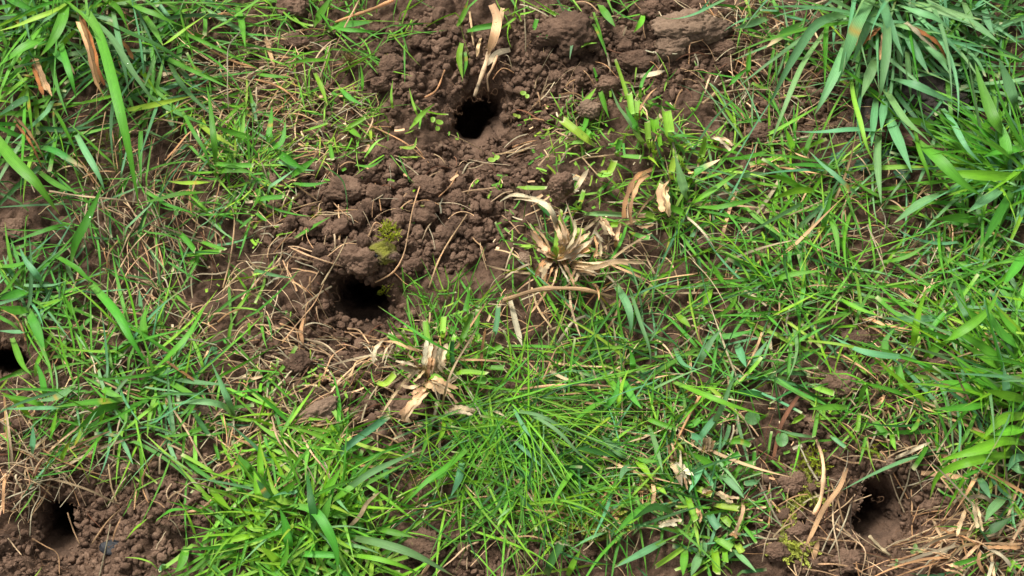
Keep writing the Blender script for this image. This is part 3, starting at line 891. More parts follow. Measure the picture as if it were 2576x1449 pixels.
TR[0, 1] = '''F g 48 55 460,-20 590,130 660,260 745,400
F g 32 45 750,440 850,340 950,230 1050,60
F g 40 50 735,270 720,180 735,90
F g 46 60 640,560 450,575 270,600
F b 26 50 350,600 150,605 0,610
F g 46 50 620,580 500,620 380,720
F f 24 50 500,690 520,600 530,520
F b 22 40 600,740 640,820 670,890
F b 40 40 1180,650 1140,550 1100,450 1055,350
F b 36 30 840,450 1000,475 1180,490
F g 36 30 830,460 900,500 1050,580
F g 30 50 870,460 920,420 970,380
F b 34 30 1180,650 1120,590 1000,570 850,585
F g 36 60 500,500 560,530 620,550
F g 34 50 230,560 210,450 180,370
F g 30 40 250,600 120,560 0,540
F b 36 40 380,490 280,550 180,570
F f 30 40 150,650 80,570 0,520
F g 34 40 350,90 370,130 300,0
G g 50 40 140,110 190,220 225,320
G g 46 40 155,10 60,35 -10,60
G g 46 40 150,110 60,110 -10,90
G b 34 30 150,220 80,220 -10,215
F b 24 60 712,130 705,60 700,0
F d| 34 30 970,620 1010,680 1050,740
F g| 26 20 1080,780 1090,820 1100,860
F f 22 60 250,770 270,690 290,600
F b 30 40 160,840 165,760 165,690
F g 30 40 330,640 280,700 240,770
F y 24 50 360,810 400,740 420,640
F f 22 30 300,890 330,810 370,740
G g 34 40 60,250 110,380 160,440
R f 50 50 1060,1010 1120,1080 1165,1120
R g 46 60 940,1300 910,1390 880,1430
R f 30 50 1288,1240 1200,1260 1100,1290
R g 34 60 1280,930 1220,870 1190,830
R g 40 40 780,1170 860,1120 940,1110 990,1080
R f 26 30 740,1160 680,1210 630,1270
R b| 44 40 800,1449 810,1400 825,1390
- s 14 7 460,1290 530,1190 600,1120 655,1090 # tan straw slanting right of the lower left burrow
- s 12 7 500,1449 530,1320 555,1190 # straw standing on bottom edge near lower left burrow
- p 14 9 200,830 280,920 365,1000 # pale double straw above the lower left burrow
- p 10 9 215,825 295,915 350,990 # thinner half of the pale double straw
- s 12 9 750,1080 720,1010 730,920 830,760 # thin bowed stem in the dark lower left crumbs
- o 22 30 840,370 930,430 1000,480 1060,515 # orange withered leaf over the left hand blades
- r 24 8 680,840 720,970 750,1070 # brown flattened stem in the dark lower left crumbs
- s 12 10 1100,1010 1150,940 1220,800
- s 16 12 830,550 930,700 1000,830 1100,1000 # long tan stem running down from the left hand blades
- p 10 25 1120,230 1180,300 1288,400
- s 10 7 160,1260 230,1300 290,1340 300,1440
- p 18 12 920,1130 1010,1110 1080,1050 # pale broken leaf by the bottom left tuft
- o 30 18 395,770 430,810 460,860 # tan spotted dry leaf tip under left hand blades
- s 10 7 340,1130 370,1220 400,1290
- p 12 25 820,255 950,258 1090,285 # pale curved straw above the left hand blades
- s 12 12 240,370 300,280 400,160
- p 11 20 40,1260 80,1310 110,1345
- s 10 10 10,820 70,790 150,775
- p 9 12 100,1060 150,980 130,880 180,830
- p 9 12 60,1120 120,1050 190,1000 230,900
- p 9 12 150,1250 160,1130 200,1040 190,950'''
TR[1, 1] = '''P p| 54 65 860,450 870,360 890,250
P p 56 50 940,450 915,370 940,275
P p 60 50 850,470 900,480 1000,530
P p 46 40 870,500 800,580 740,650 770,680
P p 48 40 850,420 780,410 700,390
P s 18 30 850,370 820,320 760,300 700,270 640,270
P p 30 30 690,270 660,330 640,400
P p 26 30 640,260 600,310 590,380
P p 30 40 860,400 800,450 760,490
P p| 30 45 870,470 880,400 900,330
P p 36 35 860,500 820,520 790,560
P p 26 35 830,480 780,500 730,490
P p| 30 35 900,500 960,540 1010,600
P s| 30 35 840,430 790,380 760,350
P p| 28 45 900,470 960,480 1030,440
P p 40 15 950,620 1020,620 1100,625
P g| 54 80 1050,170 1060,80 1075,0
P g| 40 80 1090,280 1110,200 1115,110
P b| 40 60 1190,270 1210,180 1220,90
P f| 46 60 970,360 980,300 1000,240
P y| 46 50 880,300 860,240 850,160
P g| 40 50 1010,310 1060,200 1090,120
P g| 40 50 760,320 700,260 665,235
P y| 54 40 1090,350 1130,330 1160,300
P g| 46 40 1140,390 1190,400 1250,400
P g| 34 40 1150,330 1200,310 1240,290
P f| 40 40 980,440 1050,420 1160,430
P g| 50 30 1080,460 1120,465 1160,465
P f 26 50 850,470 900,440 960,470
P g 14 50 1080,370 900,280 760,190 610,90
P s 13 55 930,640 960,490 1010,370 1080,250 1115,190
P o 18 40 1140,420 1135,330 1155,200
P y| 44 40 600,470 650,480 700,430
P d| 40 50 1000,420 985,330 990,260
P y| 40 50 940,250 940,200 945,140
a b| 48 26 390,870 470,790 560,720 665,645
R b 34 50 400,1060 540,950 700,870 845,815
R d 44 80 280,1250 290,1150 270,1030 250,900
R g 50 80 170,1340 150,1200 120,1110
R g 46 70 330,1200 350,1120 380,1040
R f 46 70 20,1090 10,1000 -10,900
R g 52 65 190,1090 290,1120 350,1200 400,1320 410,1449
R g| 46 60 200,1335 320,1340 410,1345
R g| 56 50 360,1130 410,1138 460,1140
R f 40 60 320,1060 380,980 430,900
R g 36 60 370,1080 450,1020 540,960 600,900
R f 30 50 460,1340 600,1360 740,1400 840,1449
R b 44 50 470,1250 650,1290 820,1350 1000,1449
R g 34 40 600,1210 700,1230 800,1255
R f 40 50 130,1400 70,1340 20,1300
R g 30 60 110,1449 150,1350 160,1260
R g 36 60 220,960 120,1040 40,1080
R d 46 50 100,1090 50,1030 0,960
R y 40 60 200,1080 120,1060 60,960
R f 34 60 30,1000 20,860 20,740
R f 36 55 -60,1180 0,1210 60,1210
Q b 40 50 1040,860 1020,960 980,1050
Q g 32 50 1080,800 960,900 850,980 740,1100
Q f 26 60 945,640 940,720 900,800
Q g 22 60 890,640 860,760 810,900
Q g 24 60 1000,900 900,960 800,1000
Q b 18 50 1288,1100 1230,1150 1200,1180
- p 14 25 80,650 110,760 170,860 220,960
- p 16 25 60,660 140,770 215,850 # pale straw in the bunch above the bottom left tuft, leftmost
- p 14 25 230,740 280,830 350,920 400,1010 # longest pale straw of the bunch above the bottom left tuft
- p 12 25 260,760 330,850 370,930
- p 12 25 180,780 260,900 300,980
- p 12 25 300,800 350,900 400,990
- p 13 14 270,262 350,285 410,345 465,408 # bright pale straw kinked below the middle burrow
- p 14 10 380,510 450,460 510,420 # pale straw below the kinked bright one
- s 20 12 400,880 560,895 750,910 # straight brown stem across the dark strip at lower centre
- p 14 8 610,690 612,750 612,810 # short upright pale straw in the dark strip
- s 13 8 560,860 630,860 705,740
- s 24 50 460,1210 520,1150 560,1080 630,1020 # twisted dry leaf rising from the bottom left tuft
- s 24 10 830,1449 880,1380 920,1330 # tan stalk cut by the bottom edge at centre
- p 10 30 130,280 200,190 290,80 340,-20 # long thin pale straw left of the middle burrow
- p 16 12 245,695 330,690 420,675 # pale straw lying over the worm cast clod
- s 20 8 240,150 225,220 240,290
- s 12 8 120,180 180,200 240,220
- p 14 10 460,205 520,215 570,280
- p 10 10 400,290 450,285 515,305
- p 14 30 600,1400 560,1330 480,1270
- s 12 10 590,460 700,530 780,570'''
TR[2, 1] = '''S b 44 85 520,-20 570,60 600,170 590,240
S b 26 60 590,0 640,150 690,300 700,400
S g 40 60 550,440 600,540 655,610
S g 36 60 610,420 605,360 590,300
S f 44 50 740,540 790,600 830,660
S f 34 45 810,470 950,530 1100,590 1288,645
S g| 44 40 890,700 920,680 950,655
S b 34 60 680,670 720,780 760,930
S d| 34 60 790,860 800,780 815,700
S g| 36 40 660,650 740,680 830,710
S b 44 40 590,860 510,800 450,740
S g 36 40 480,560 400,600 310,670
S d 46 30 450,920 350,900 220,910
S d 36 25 580,850 420,820 290,800
S f 44 50 620,860 660,900 710,970
S f 30 40 720,985 750,1010 780,1040
S y| 56 40 540,1090 580,1080 620,1065
S f 26 50 620,850 680,870 750,870
S b 40 50 630,900 570,910 540,975
S f 22 60 530,640 550,500 590,400
S g 30 60 450,620 520,540 540,440
S g 34 60 480,450 520,500 560,560
U f 34 60 1000,0 985,50 960,100
U f 40 50 830,130 870,170 900,200
U b 36 60 930,400 1000,270 1060,200
U b 46 30 1130,280 1150,330 1180,400
U b 36 60 1190,400 1240,330 1288,260
U d 36 40 1288,540 1200,530 1100,520
U b 32 50 1000,720 1060,590 1110,470 1170,420
U b 36 30 920,790 1000,680 1080,590
U b 34 40 820,300 860,380 960,420
U g 34 50 970,250 1100,240 1220,210
T g| 40 40 1080,780 1140,770 1200,790
T g| 44 50 1040,900 1100,860 1150,830
T g| 30 50 1200,940 1215,880 1220,820
T g| 34 40 1100,960 1160,890 1220,880
T b 44 50 955,890 920,970 890,1030
T g 44 50 1050,930 970,870 880,820
T b 40 40 1050,930 1130,1010 1170,1060
T y| 46 30 1010,1090 1080,1100 1140,1110
T b| 54 30 990,1120 1010,1170 1040,1210
T y| 50 40 1050,1140 1080,1170 1100,1190
T y| 56 40 1010,1250 1060,1280 1110,1310
T f| 56 50 1020,1300 1025,1370 1030,1430
T f| 40 50 1070,1310 1072,1350 1075,1380
T y| 46 40 1130,1280 1145,1310 1160,1330
T b| 50 30 960,1260 970,1300 960,1340
T b 46 40 950,1330 920,1400 900,1449
T y| 40 50 870,1300 800,1350 725,1400
T g 44 40 870,1310 865,1380 860,1449
T b 40 30 1110,1310 1180,1380 1230,1430
T b 40 40 770,1270 640,1340 510,1410
T b 44 50 480,1220 370,1270 255,1340
T g| 24 30 1150,1180 1200,1240 1230,1280
T f| 44 50 880,1040 900,1100 925,1170
T p| 56 35 800,860 850,930 880,980
T p| 46 50 980,850 985,800 995,750
T p| 28 50 950,840 955,800 950,750
T p| 36 12 720,1190 800,1185 860,1185
T p 30 25 1090,1240 1120,1240 1150,1250
T p| 36 35 860,900 880,960 900,1010
T p| 30 45 830,880 800,820 790,780
T p 40 30 940,1050 970,1030 1010,1020
T p| 30 30 1020,1020 1080,1060 1140,1080
T s| 30 30 920,1100 940,1140 930,1190
T p 22 25 1160,1060 1160,1130 1120,1240
T p 14 35 845,790 850,900 855,1000
T p 26 15 705,960 715,1040 700,1100
T d 40 40 830,1140 720,1100 600,1170
T g 36 50 700,1070 600,1150 510,1250
T b| 46 40 1000,830 940,760 900,740
T g| 50 40 740,760 760,730 775,715
T y| 60 30 910,990 960,1020 1000,1040
T b| 40 30 1240,960 1220,975 1170,985
Q b 20 55 20,600 200,700 360,850 440,900
Q b 22 55 0,760 80,830 160,910
Q b 20 50 0,620 130,640 280,720 320,780
Q g 34 50 350,850 250,1000 190,1110
Q b 20 60 0,590 60,700 140,800
Q f 18 60 20,640 80,780 110,900
Q f 16 60 60,640 220,860 270,960
Q g 16 60 0,680 160,760 280,800
e d| 56 24 170,1449 200,1370 250,1280
e f 34 34 280,1449 310,1380 345,1320
- s 34 35 -40,60 120,10 250,0 380,10 520,50 # thick curved dry stalk lying below the central dry clump
- p 18 20 40,510 200,490 400,490 540,500 # long tan leaf lying flat over the fine haired tuft
- p 14 30 150,480 190,380 230,300 300,270 # pale drooping leaf right of the lower dry clump
- p 24 25 230,280 300,180 370,140 # broad pale leaf below the thick curved stalk
- p 18 25 100,0 130,100 200,200 # narrow dry leaf hanging below the central clump
- p 30 20 -10,60 20,180 50,290 # tan pointed leaf hanging below left of the central clump
- s 34 20 530,330 545,380 555,420
- p 10 20 620,70 680,75 690,110
- s 12 20 470,1180 500,1150 540,1120
- p 10 20 640,430 740,425 860,435
- s 14 15 880,590 930,480 890,430'''
TR[3, 1] = '''U y| 22 50 145,260 300,275 450,300 590,330
U b 42 45 740,345 600,340 450,310 300,230
U f 40 60 730,330 735,250 760,120 800,0
U b 36 40 920,150 700,155 560,150
U g| 46 60 790,250 840,180 895,115
U g 46 40 780,370 850,300 920,260
U g| 24 40 100,490 105,400 115,280
U g 36 50 600,370 590,270 640,200
U f 26 40 0,150 140,80 265,15
U g 26 40 -20,120 60,200 110,250
U f 30 40 340,40 450,100 560,140
U g 26 40 100,300 200,240 320,180
V g| 48 50 690,540 670,460 650,385
V f| 30 40 625,460 620,420 615,390
V g 32 50 460,590 480,510 530,470
V g 36 30 410,600 300,600 200,610
V y| 40 25 215,490 270,510 330,530
V f| 30 25 460,620 455,680 445,720
V g| 44 25 530,660 560,700 600,740
V g| 28 30 250,620 240,690 230,750
V f| 36 20 110,680 150,660 180,640
V b| 28 20 310,740 350,770 390,800
V b 18 25 230,750 130,735 40,710
V f 28 20 620,720 630,780 645,820
V g 30 30 690,730 740,700 765,640
V f 34 40 570,520 420,440 330,430 230,420
J f 44 60 1300,780 1180,770 1000,830 850,870
J f 46 60 1300,640 1180,660 1080,760
J g 38 60 1250,420 1100,310 900,185
J g 44 50 1300,320 1170,220 1100,100
J g 42 50 820,290 950,230 1100,120 1170,0
J g 46 70 1200,420 1060,330 960,270
J b 36 60 1210,560 1195,470 1190,400
J g 36 50 1180,520 1020,440 900,290
J g 40 50 1080,520 950,480 850,470
J f 40 50 1240,830 1000,880 860,940 810,1070
J g 40 40 1180,820 1090,840 990,860
J b 44 40 1190,1050 1130,1110 1090,1180
J b 34 30 1060,950 1090,1000 1120,1060
J d 44 25 1065,1240 1150,1200 1230,1150
J b 50 60 1300,920 1240,900 1190,890
J b 34 60 1000,200 980,100 930,0
J g 40 40 1300,270 1200,170 1130,70
J f 50 60 1300,700 1200,720 1120,740
J f 40 60 1300,560 1200,540 1080,510
J g 36 60 1300,500 1150,430 1010,400
J f 36 60 1240,760 1130,760 1010,710
J g 34 60 1120,580 1000,600 830,610
J b 36 50 1300,850 1240,860 1205,920
W p 28 25 910,1100 950,1050 990,1010
W p 36 25 1030,1070 1050,1150 1070,1230
W p 24 20 1000,1100 970,1180 950,1250
W p 22 18 1060,1290 980,1300 900,1380
W p 20 18 1070,1280 1000,1350 950,1400
W p 28 20 1300,1290 1180,1300 1080,1290
W p 36 15 870,1400 940,1420 990,1449
W g| 22 20 1130,1330 1040,1360 930,1390
W p 24 15 1260,1449 1180,1350 1080,1300
W s 24 15 1100,1449 1060,1380 1070,1320
W f| 30 30 1200,1449 1220,1400 1240,1370
W p 22 25 1160,1100 1080,1050 1000,1060
- p 30 16 230,1140 265,1060 280,930 270,840 245,765 # thick pale bent stem beside the green moss
- s 26 16 395,905 360,1000 280,1110 220,1240 170,1330 # long tan blade sloping left of the right hand burrow
- p 13 10 325,1060 330,1200 350,1300 370,1440 # wavy straw below left of the right hand burrow
- p 13 10 415,1090 390,1170 340,1270 300,1345
- p 12 10 340,1210 440,1270 490,1330 470,1449 # arched straw below left of the right hand burrow
- p 14 8 250,1390 340,1390 440,1410 490,1449 # pale straw along the bottom edge at right
- s 24 10 510,1250 560,1300 615,1345 # brown stalk end below the right hand burrow
- p 10 8 410,1080 470,1060 520,1040
- p 20 20 630,860 720,820 830,770 # straight pale straw above the right hand burrow
- r 14 30 900,340 950,440 1010,560 1100,680 # dark brown straw leaning against the right tussock
- s 26 8 225,1370 240,1320 255,1270
- p 13 20 620,710 700,660 740,560
- p 12 20 650,590 690,680 740,740
- r 22 12 30,850 60,700 120,590 190,500 # reddish brown dead stem left of the bare right ground
- p 10 12 0,605 80,610 130,600
- y 20 30 420,330 450,380 500,440
- p 28 18 770,930 880,940 1010,960 # broad pale leaf pointing left above bottom right corner
- p 20 12 830,1160 860,1230 900,1290 # pale straw right of the right hand burrow
- s 30 10 540,610 570,560 590,540
- s 12 12 0,540 60,570 100,610'''
# ------------------------------------------------------------------ building the traced leaves, tufts and straws
SC = dict(A=170, B=190, C=130, D=75, E=170, F=170, G=80, H=150, I=70, J=130, K=60, L=50, M=90, N=70, O=190, P=80, Q=75, R=145, S=190, T=90, U=190, V=110, W=110, X=90, Y=90, b=90)

def lift(u, h, lying=False, short=False):
    if short: return h * u ** .85
    if lying: return h * (0.35 + 0.65 * np.sin(np.pi * np.clip(u, 0, 1)))
    return np.where(u < .5, h * (1 - (1 - u / .5) ** 2), h * (1 - 0.55 * ((u - .5) / .5) ** 2))

def strip_profile(u):
    return np.minimum(1, .7 + u) * np.clip((1.03 - u) / .16, .15, 1) * (1 - .25 * u)

def blade_profile(u, cut):
    if cut: return np.minimum(1, 0.8 + 0.5 * u) * np.where(u > 0.985, 0.86, 1)
    return np.clip(0.72 + .9 * u, 0, 1) * np.clip((1 - u) / 0.50, 0, 1) ** 0.80

def blade_tint(c, u, cut, stub=0.0):
    base = tint_of(c)
    t = np.repeat(base[None], len(u), 0) * (1.06 - 0.14 * u[:, None] * random.random())
    if c in 'gdbyft':
        k = np.clip(1 - u / 0.22, 0, 1)[:, None] * (0.45 + stub)      # paler sheath at the base
        t = t * (1 - k) + np.array([.22, .33, .10]) * k
        if c == 't': k = np.clip((u - .55) / .3, 0, 1)[:, None]; t = t * (1 - k) + np.array(TINT['p']) * k
        elif cut: k = np.clip((u - .94) / .05, 0, 1)[:, None] * 0.75; t = t * (1 - k) + np.array([.50, .46, .26]) * k
        elif random.random() < 0.35: k = np.clip((u - .90) / .1, 0, 1)[:, None] * 0.7; t = t * (1 - k) + np.array([.45, .33, .15]) * k
        if random.random() < 0.04:                                    # a rusty fleck
            q = random.uniform(.2, .9); k = (np.exp(-((u - q) / .04) ** 2) * 0.8)[:, None]; t = t * (1 - k) + np.array([.42, .24, .04]) * k
    else:
        t = t * (0.85 + 0.3 * np.sin(u * random.uniform(4, 12) + random.random() * 6))[:, None]
        if random.random() < .5: k = np.clip(.35 - u, 0, 1)[:, None]; t = t * (1 - k) + np.array(TINT['r']) * k
    return t

def make_blade(name, C, W, tint, cut, mat, parent, origin, roll=None):
    C = C[None]; W = W[None]
    r = np.array([random.gauss(0, .32) if roll is None else roll])
    V, F, tt, al = ribbon(C, W, tint[None], r, fold=random.uniform(.12, .42) + (.3 if cut else 0), twist=np.array([random.gauss(0, .5)]))
    if cut:                                                           # ragged mown edge
        d = (C[0, -1] - C[0, -2]); d /= np.linalg.norm(d) + 1e-9; w = W[0, -1]
        V[-3] += d * w * random.uniform(-.5, .9); V[-1] += d * w * random.uniform(-.5, .9); V[-2] += d * w * random.uniform(-.6, .3)
    o = bpy.data.objects.new(name, mesh_np(name, V - origin, F, mat, tt, al))
    o.location = (0, 0, 0) if parent is not None else tuple(origin)
    return link(o, parent)

random.seed(21)
ROOT, COUNT = {}, {}
for key, T in TUFT.items():
    if key in 'Zace': continue
    p = on_ground(T[1], T[2])
    ROOT[key] = (empty('grass_tuft', tuple(p)), p)
    tag(ROOT[key][0], T[0], 'grass tuft', 'tufts of grass')
    COUNT[key] = 0

REG = [(250, 150, 'beside the top left tussock'), (850, 180, 'near the dried seed head'), (1200, 200, 'near the top centre burrow'), (1600, 180, 'near the large flat pale lump'),
       (1950, 220, 'left of the top right tussock'), (2350, 250, 'under the top right tussock'), (330, 620, 'in the thatch on the left'), (750, 600, 'at left end of the soil band'),
       (1020, 560, 'in the middle of the soil band'), (1420, 600, 'on the central dry clump'), (1900, 600, 'in the grass right of centre'), (2350, 650, 'in the grass near the right edge'),
       (120, 1150, 'by the lower left burrow'), (480, 1080, 'in dark crumbs right of the left hand blades'), (760, 830, 'left of the middle burrow'), (760, 1080, 'above the bottom left tuft'),
       (1000, 1060, 'below the lower dry clump'), (1400, 1150, 'in the bottom centre grass'), (1800, 1250, 'by the bottom right cut clump'), (2050, 1300, 'left of the right hand burrow'), (2400, 1300, 'right of the right hand burrow')]
lone_first = {}
DEW = []
for (vi, vj), txt in TR.items():
    for line in txt.split('\n'):
        lab = None
        if '#' in line: line, lab = [q.strip() for q in line.split('#')]
        t = line.split(); key, c, wpx, h = t[0], t[1][0], float(t[2]) / 2, float(t[3]) / 1000
        cut = t[1].endswith('|')
        pts = np.array([[float(q) for q in s.split(',')] for s in t[4:]]) / 2 + np.array([644.0 * vi, 724.5 * vj])
        S = 9 if len(pts) < 3 else 16
        sp = spline(pts, S); u = np.linspace(0, 1, S)
        if key == '-' or len(pts) > 3: sp = sp + np.stack((vnoise(u * 4, u * 0 + random.random() * 99, 3), vnoise(u * 4, u * 0 + random.random() * 99, 4)), 1) * (1.2 if key == '-' else 2.5)
        g = on_ground(sp[:, 0], sp[:, 1])
        span = float(np.linalg.norm(np.diff(g, axis=0), axis=1).sum())
        h = min(h, span * (.30 if len(pts) < 4 else .36))
        lying = key == '-'
        hz = lift(u, h, lying, len(pts) < 4) + 0.004 + (0 if lying or key in 'Zac' else .020 if key in 'MNPKAHIJ' else .011) * np.minimum(1, u * 4)
        C = at(sp[:, 0], sp[:, 1], g[:, 2] + hz)
        C = at(sp[:, 0], sp[:, 1], zg(C[:, 0], C[:, 1]) + hz)
        m_ = float(mpp(sp[S // 2, 0], sp[S // 2, 1]))
        dry = c in 'psor'
        if key == '-':
            x, y = sp[S // 2]
            where = min(REG, key=lambda r: (r[0] - x) ** 2 + (r[1] - y) ** 2)[2]
            kind = {'p': 'pale', 's': 'tan', 'o': 'orange', 'r': 'brown', 'y': 'yellowing'}[c]
            if lab is None: lab, grp = 'thin %s dry straw lying %s' % (kind, where), '%s straws %s' % (kind, where)
            else: grp = 'loose dry straws'
            o0 = C[S // 2].copy()
            if wpx <= 9 or cut or (wpx >= 12 and 'stem' in lab or 'stalk' in lab):
                R = np.full(S, wpx * m_ * 0.36) * (1 + 0.15 * np.sin(u * 17 + random.random() * 6)) * (1.0 - 0.35 * u)
                if wpx > 11:
                    for q in (random.uniform(.3, .5), random.uniform(.6, .85)): R = R * (1 + 0.35 * np.exp(-((u - q) / .035) ** 2))
                tt = blade_tint(c, u, cut) * 1.25
                if cut:
                    tt = tt * (1 - 0.75 * np.exp(-((u - .80) / .03) ** 2) - .35 * np.exp(-((u - .45) / .06) ** 2))[:, None] * (1 + .3 * vnoise(u * 9, u * 0, 8))[:, None]
                    R = R * (1 + .5 * np.exp(-((u - .30) / .03) ** 2) + .4 * np.exp(-((u - .62) / .03) ** 2) + .3 * vnoise(u * 14, u * 0, 9))
                o = bpy.data.objects.new('dry_straw', tube_mesh('dry_straw', C - o0, R, M_DRY, tt)); o.location = tuple(o0); link(o)
            else:
                o = make_blade('dry_straw', C, wpx * m_ * 0.5 * (0.75 + 0.25 * np.sin(np.pi * u)) * np.clip((1.04 - u) / .25, .1, 1), blade_tint(c, u, cut), False, M_DRY, None, o0)
            tag(o, lab, 'straw', grp)
            continue
        name = 'dry_blade' if dry else 'cut_blade' if cut else 'leaf_blade'
        W = (strip_profile(u) if dry else blade_profile(u, cut)) * wpx * m_ * (0.45 if dry else .36 if cut else .54 if key in 'AHIJ' else .46)
        if dry: W = W * (1 + 0.12 * np.sin(u * 21 + random.random() * 6))
        tint = blade_tint(c, u, cut, 0.3 if cut else 0)
        if key in 'Zac' or key == 'e':
            o0 = C[0].copy()
            o = make_blade('grass_shoot', C, W, tint, cut, M_LEAF, None, o0)
            if key == 'c': lab = 'short bright leaf over the top centre burrow rim, ' + ('longer and left' if key not in lone_first else 'narrower and right')
            elif key == 'e': lab = 'broad dark mown blade cut by the bottom edge at centre' if key not in lone_first else 'fresh pointed blade at the bottom edge at centre'
            else: lab = TUFT[key][0]
            lone_first[key] = 1
            tag(o, lab, 'grass blade', 'single blades on bare soil')
        else:
            root, p = ROOT[key]; COUNT[key] += 1
            if dry and wpx > 13:                                      # withered leaves split and shred along their length
                for q in (-1, 0, 1) if wpx > 19 else (-1, 1):
                    side = np.cross(C[-1] - C[0], [0, 0, 1]); side /= np.linalg.norm(side) + 1e-9
                    off = side[None] * (W.max() * q * (.55 + .8 * u * random.uniform(-.2, 1)))[:, None]; off[:, 2] += random.uniform(0, .003) + .002 * np.sin(u * 6 + random.random() * 6)
                    b0 = random.randint(0, 2); e0 = S - random.randint(0, 3)
                    make_blade(name, (C + off)[b0:e0], W[b0:e0] * random.uniform(.45, .8) * (1 + .25 * np.sin(u[b0:e0] * 30 + random.random() * 6)), blade_tint(random.choice((c, c, 's')), u, cut)[b0:e0], cut, M_DRY, root, p, roll=random.gauss(0, .5))
            else:
                make_blade(name, C, W, tint, cut, M_DRY if dry else M_LEAF, root, p, roll=random.gauss(0, .33))
            if not dry and not cut and wpx > 14 and len(DEW) < 60 and random.random() < 0.5:
                k = random.randint(3, S - 5); DEW.append((C[k].copy(), W[k]))

def grow(root, az, el, L, S, bend, curl=0.0):
    """centre line of a growing, drooping leaf that comes to rest on the ground"""
    u = np.linspace(0, 1, S); e = el - bend * u ** 1.2
    a = az + curl * u
    st = np.stack((np.cos(e) * np.cos(a), np.cos(e) * np.sin(a), np.sin(e)), 1) * (L / (S - 1))
    C = root + np.concatenate((np.zeros((1, 3)), np.cumsum(st[:-1], 0)))
    z = zg(C[:, 0], C[:, 1]) + 0.004 + 0.010 * random.random()
    C[1:, 2] = np.maximum(C[1:, 2], z[1:])
    return C

for key, T in TUFT.items():
    if key not in ROOT: continue
    _, px, py, n, (l0, l1), (w0, w1), azr, (e0, e1), tints = T
    root, p0 = ROOT[key]
    n = min(n, 99 - COUNT[key])
    made = 0; tries = 0
    while made < n and tries < 900:
        tries += 1
        a, q = random.uniform(0, 6.283), math.sqrt(random.random())
        rx, ry = px + SC[key] * q * math.cos(a), py + SC[key] * .75 * q * math.sin(a)
        if in_hole(rx, ry, 1.5): continue
        P = on_ground(rx, ry)
        # leaves fan outward from the heart of the tuft
        out = math.atan2(P[1] - p0[1], P[0] - p0[0])
        az = out + random.gauss(0, 1.0) if azr is None else math.radians(random.uniform(*azr))
        c = random.choice(tints); dry = c in 'psor'
        cut = (not dry) and key in 'DKLMNPTV' and random.random() < .6
        L = random.uniform(l0, l1) / 1000 * (1.0 if cut else 1.3); w = random.uniform(w0, w1) / 1000 * (.55 if cut else .75)
        if dry: L *= 1.35; w = random.uniform(.5, 1.8) / 1000
        C = grow(P, az, math.radians(random.uniform(e0, e1)), L, 10, random.uniform(.2, 1.1) * (.4 if cut else 1), random.gauss(0, .3))
        qx, qy = px_of(C[-1])
        if in_hole(qx, qy, 1.3) or in_hole(*px_of(C[6]), 1.2): continue
        u = np.linspace(0, 1, 10)
        make_blade('dry_blade' if dry else 'cut_blade' if cut else 'leaf_blade', C, (strip_profile(u) if dry else blade_profile(u, cut)) * w, blade_tint(c, u, cut, .2), cut, M_DRY if dry else M_LEAF, root, p0)
        made += 1

# ------------------------------------------------------------------ the lawn: cover per 80 px cell of the turf
GREEN = '''77666765 55676444 43422135 66677777
77656653 43565332 11211013 65677677
66545553 24453211 11232122 43575577
66545567 35566510 12333244 31345567
55435567 55555400 03424434 53333556
44444356 52111021 12244544 65543577
33444456 41001001 12345565 66532466
21344444 20000012 42244665 66432446
43444444 31000023 21345665 56532556
66655544 20112335 32345675 77653787
45656554 20011233 34556654 56555788
34655543 21122224 55667776 54345688
45555434 42222236 67777654 33334788
43344333 56411257 78777664 23323688
32233333 66631468 87675663 12222688
22011125 88743558 77466663 11120258
20000157 88864235 54344662 10000135
11100378 88863112 12235562 20001223'''.replace(' ', '').split('\n')
GREEN = np.array([[int(c) for c in r] for r in GREEN], float)
# how the lawn differs from place to place: px, py, half width mm, length mm, tints
ZONE = [(200, 130, (.7, 2.2), (45, 110), 'gggdbf'), (850, 120, (.4, 1.0), (20, 60), 'ggff'), (850, 320, (.35, .8), (14, 40), 'fgyy'), (620, 430, (.6, 1.5), (20, 50), 'gfgyb'),
        (330, 600, (.4, 1.3), (25, 60), 'gggbd'), (330, 950, (.5, 1.6), (30, 70), 'gggbf'), (1500, 300, (.4, 1.2), (12, 35), 'yfg'), (2000, 200, (.5, 1.4), (25, 60), 'gbgy'),
        (2350, 180, (.8, 2.2), (50, 110), 'bbgbd'), (2450, 500, (.8, 2.0), (40, 90), 'ggbf'), (1900, 560, (.6, 1.6), (40, 90), 'ggffbdys'), (1500, 800, (.45, 1.3), (32, 80), 'ggfbdys'),
        (1950, 850, (.6, 1.7), (40, 90), 'gggfbdys'), (1300, 1100, (.4, 1.0), (45, 100), 'gfgfd'), (1600, 1150, (.45, 1.3), (40, 90), 'ggfbdys'), (1780, 1250, (.6, 1.7), (20, 50), 'gbgyd'),
        (2200, 1050, (.4, 1.2), (18, 45), 'gfy'), (2480, 1000, (.6, 1.8), (40, 95), 'ggffbdys'), (750, 1280, (.6, 1.7), (28, 60), 'gffyg'), (120, 1200, (.3, .8), (14, 40), 'gyy'), (1130, 800, (.35, .9), (14, 40), 'fgg'),
        (2480, 1370, (.5, 1.3), (20, 50), 'gfb')]
zx = np.array([[z[0], z[1]] for z in ZONE], float)
def thick(r, c):
    if 13 <= r and 4 <= c <= 11: return 1.7
    if 11 <= r <= 16 and 13 <= c <= 19: return 1.6
    if 5 <= r <= 15 and c >= 16 and not (c >= 23 and r >= 11): return 1.08
    if 5 <= r <= 13 and c <= 6: return 1.2
    if r <= 4 and c <= 6: return 1.1
    return 1.0
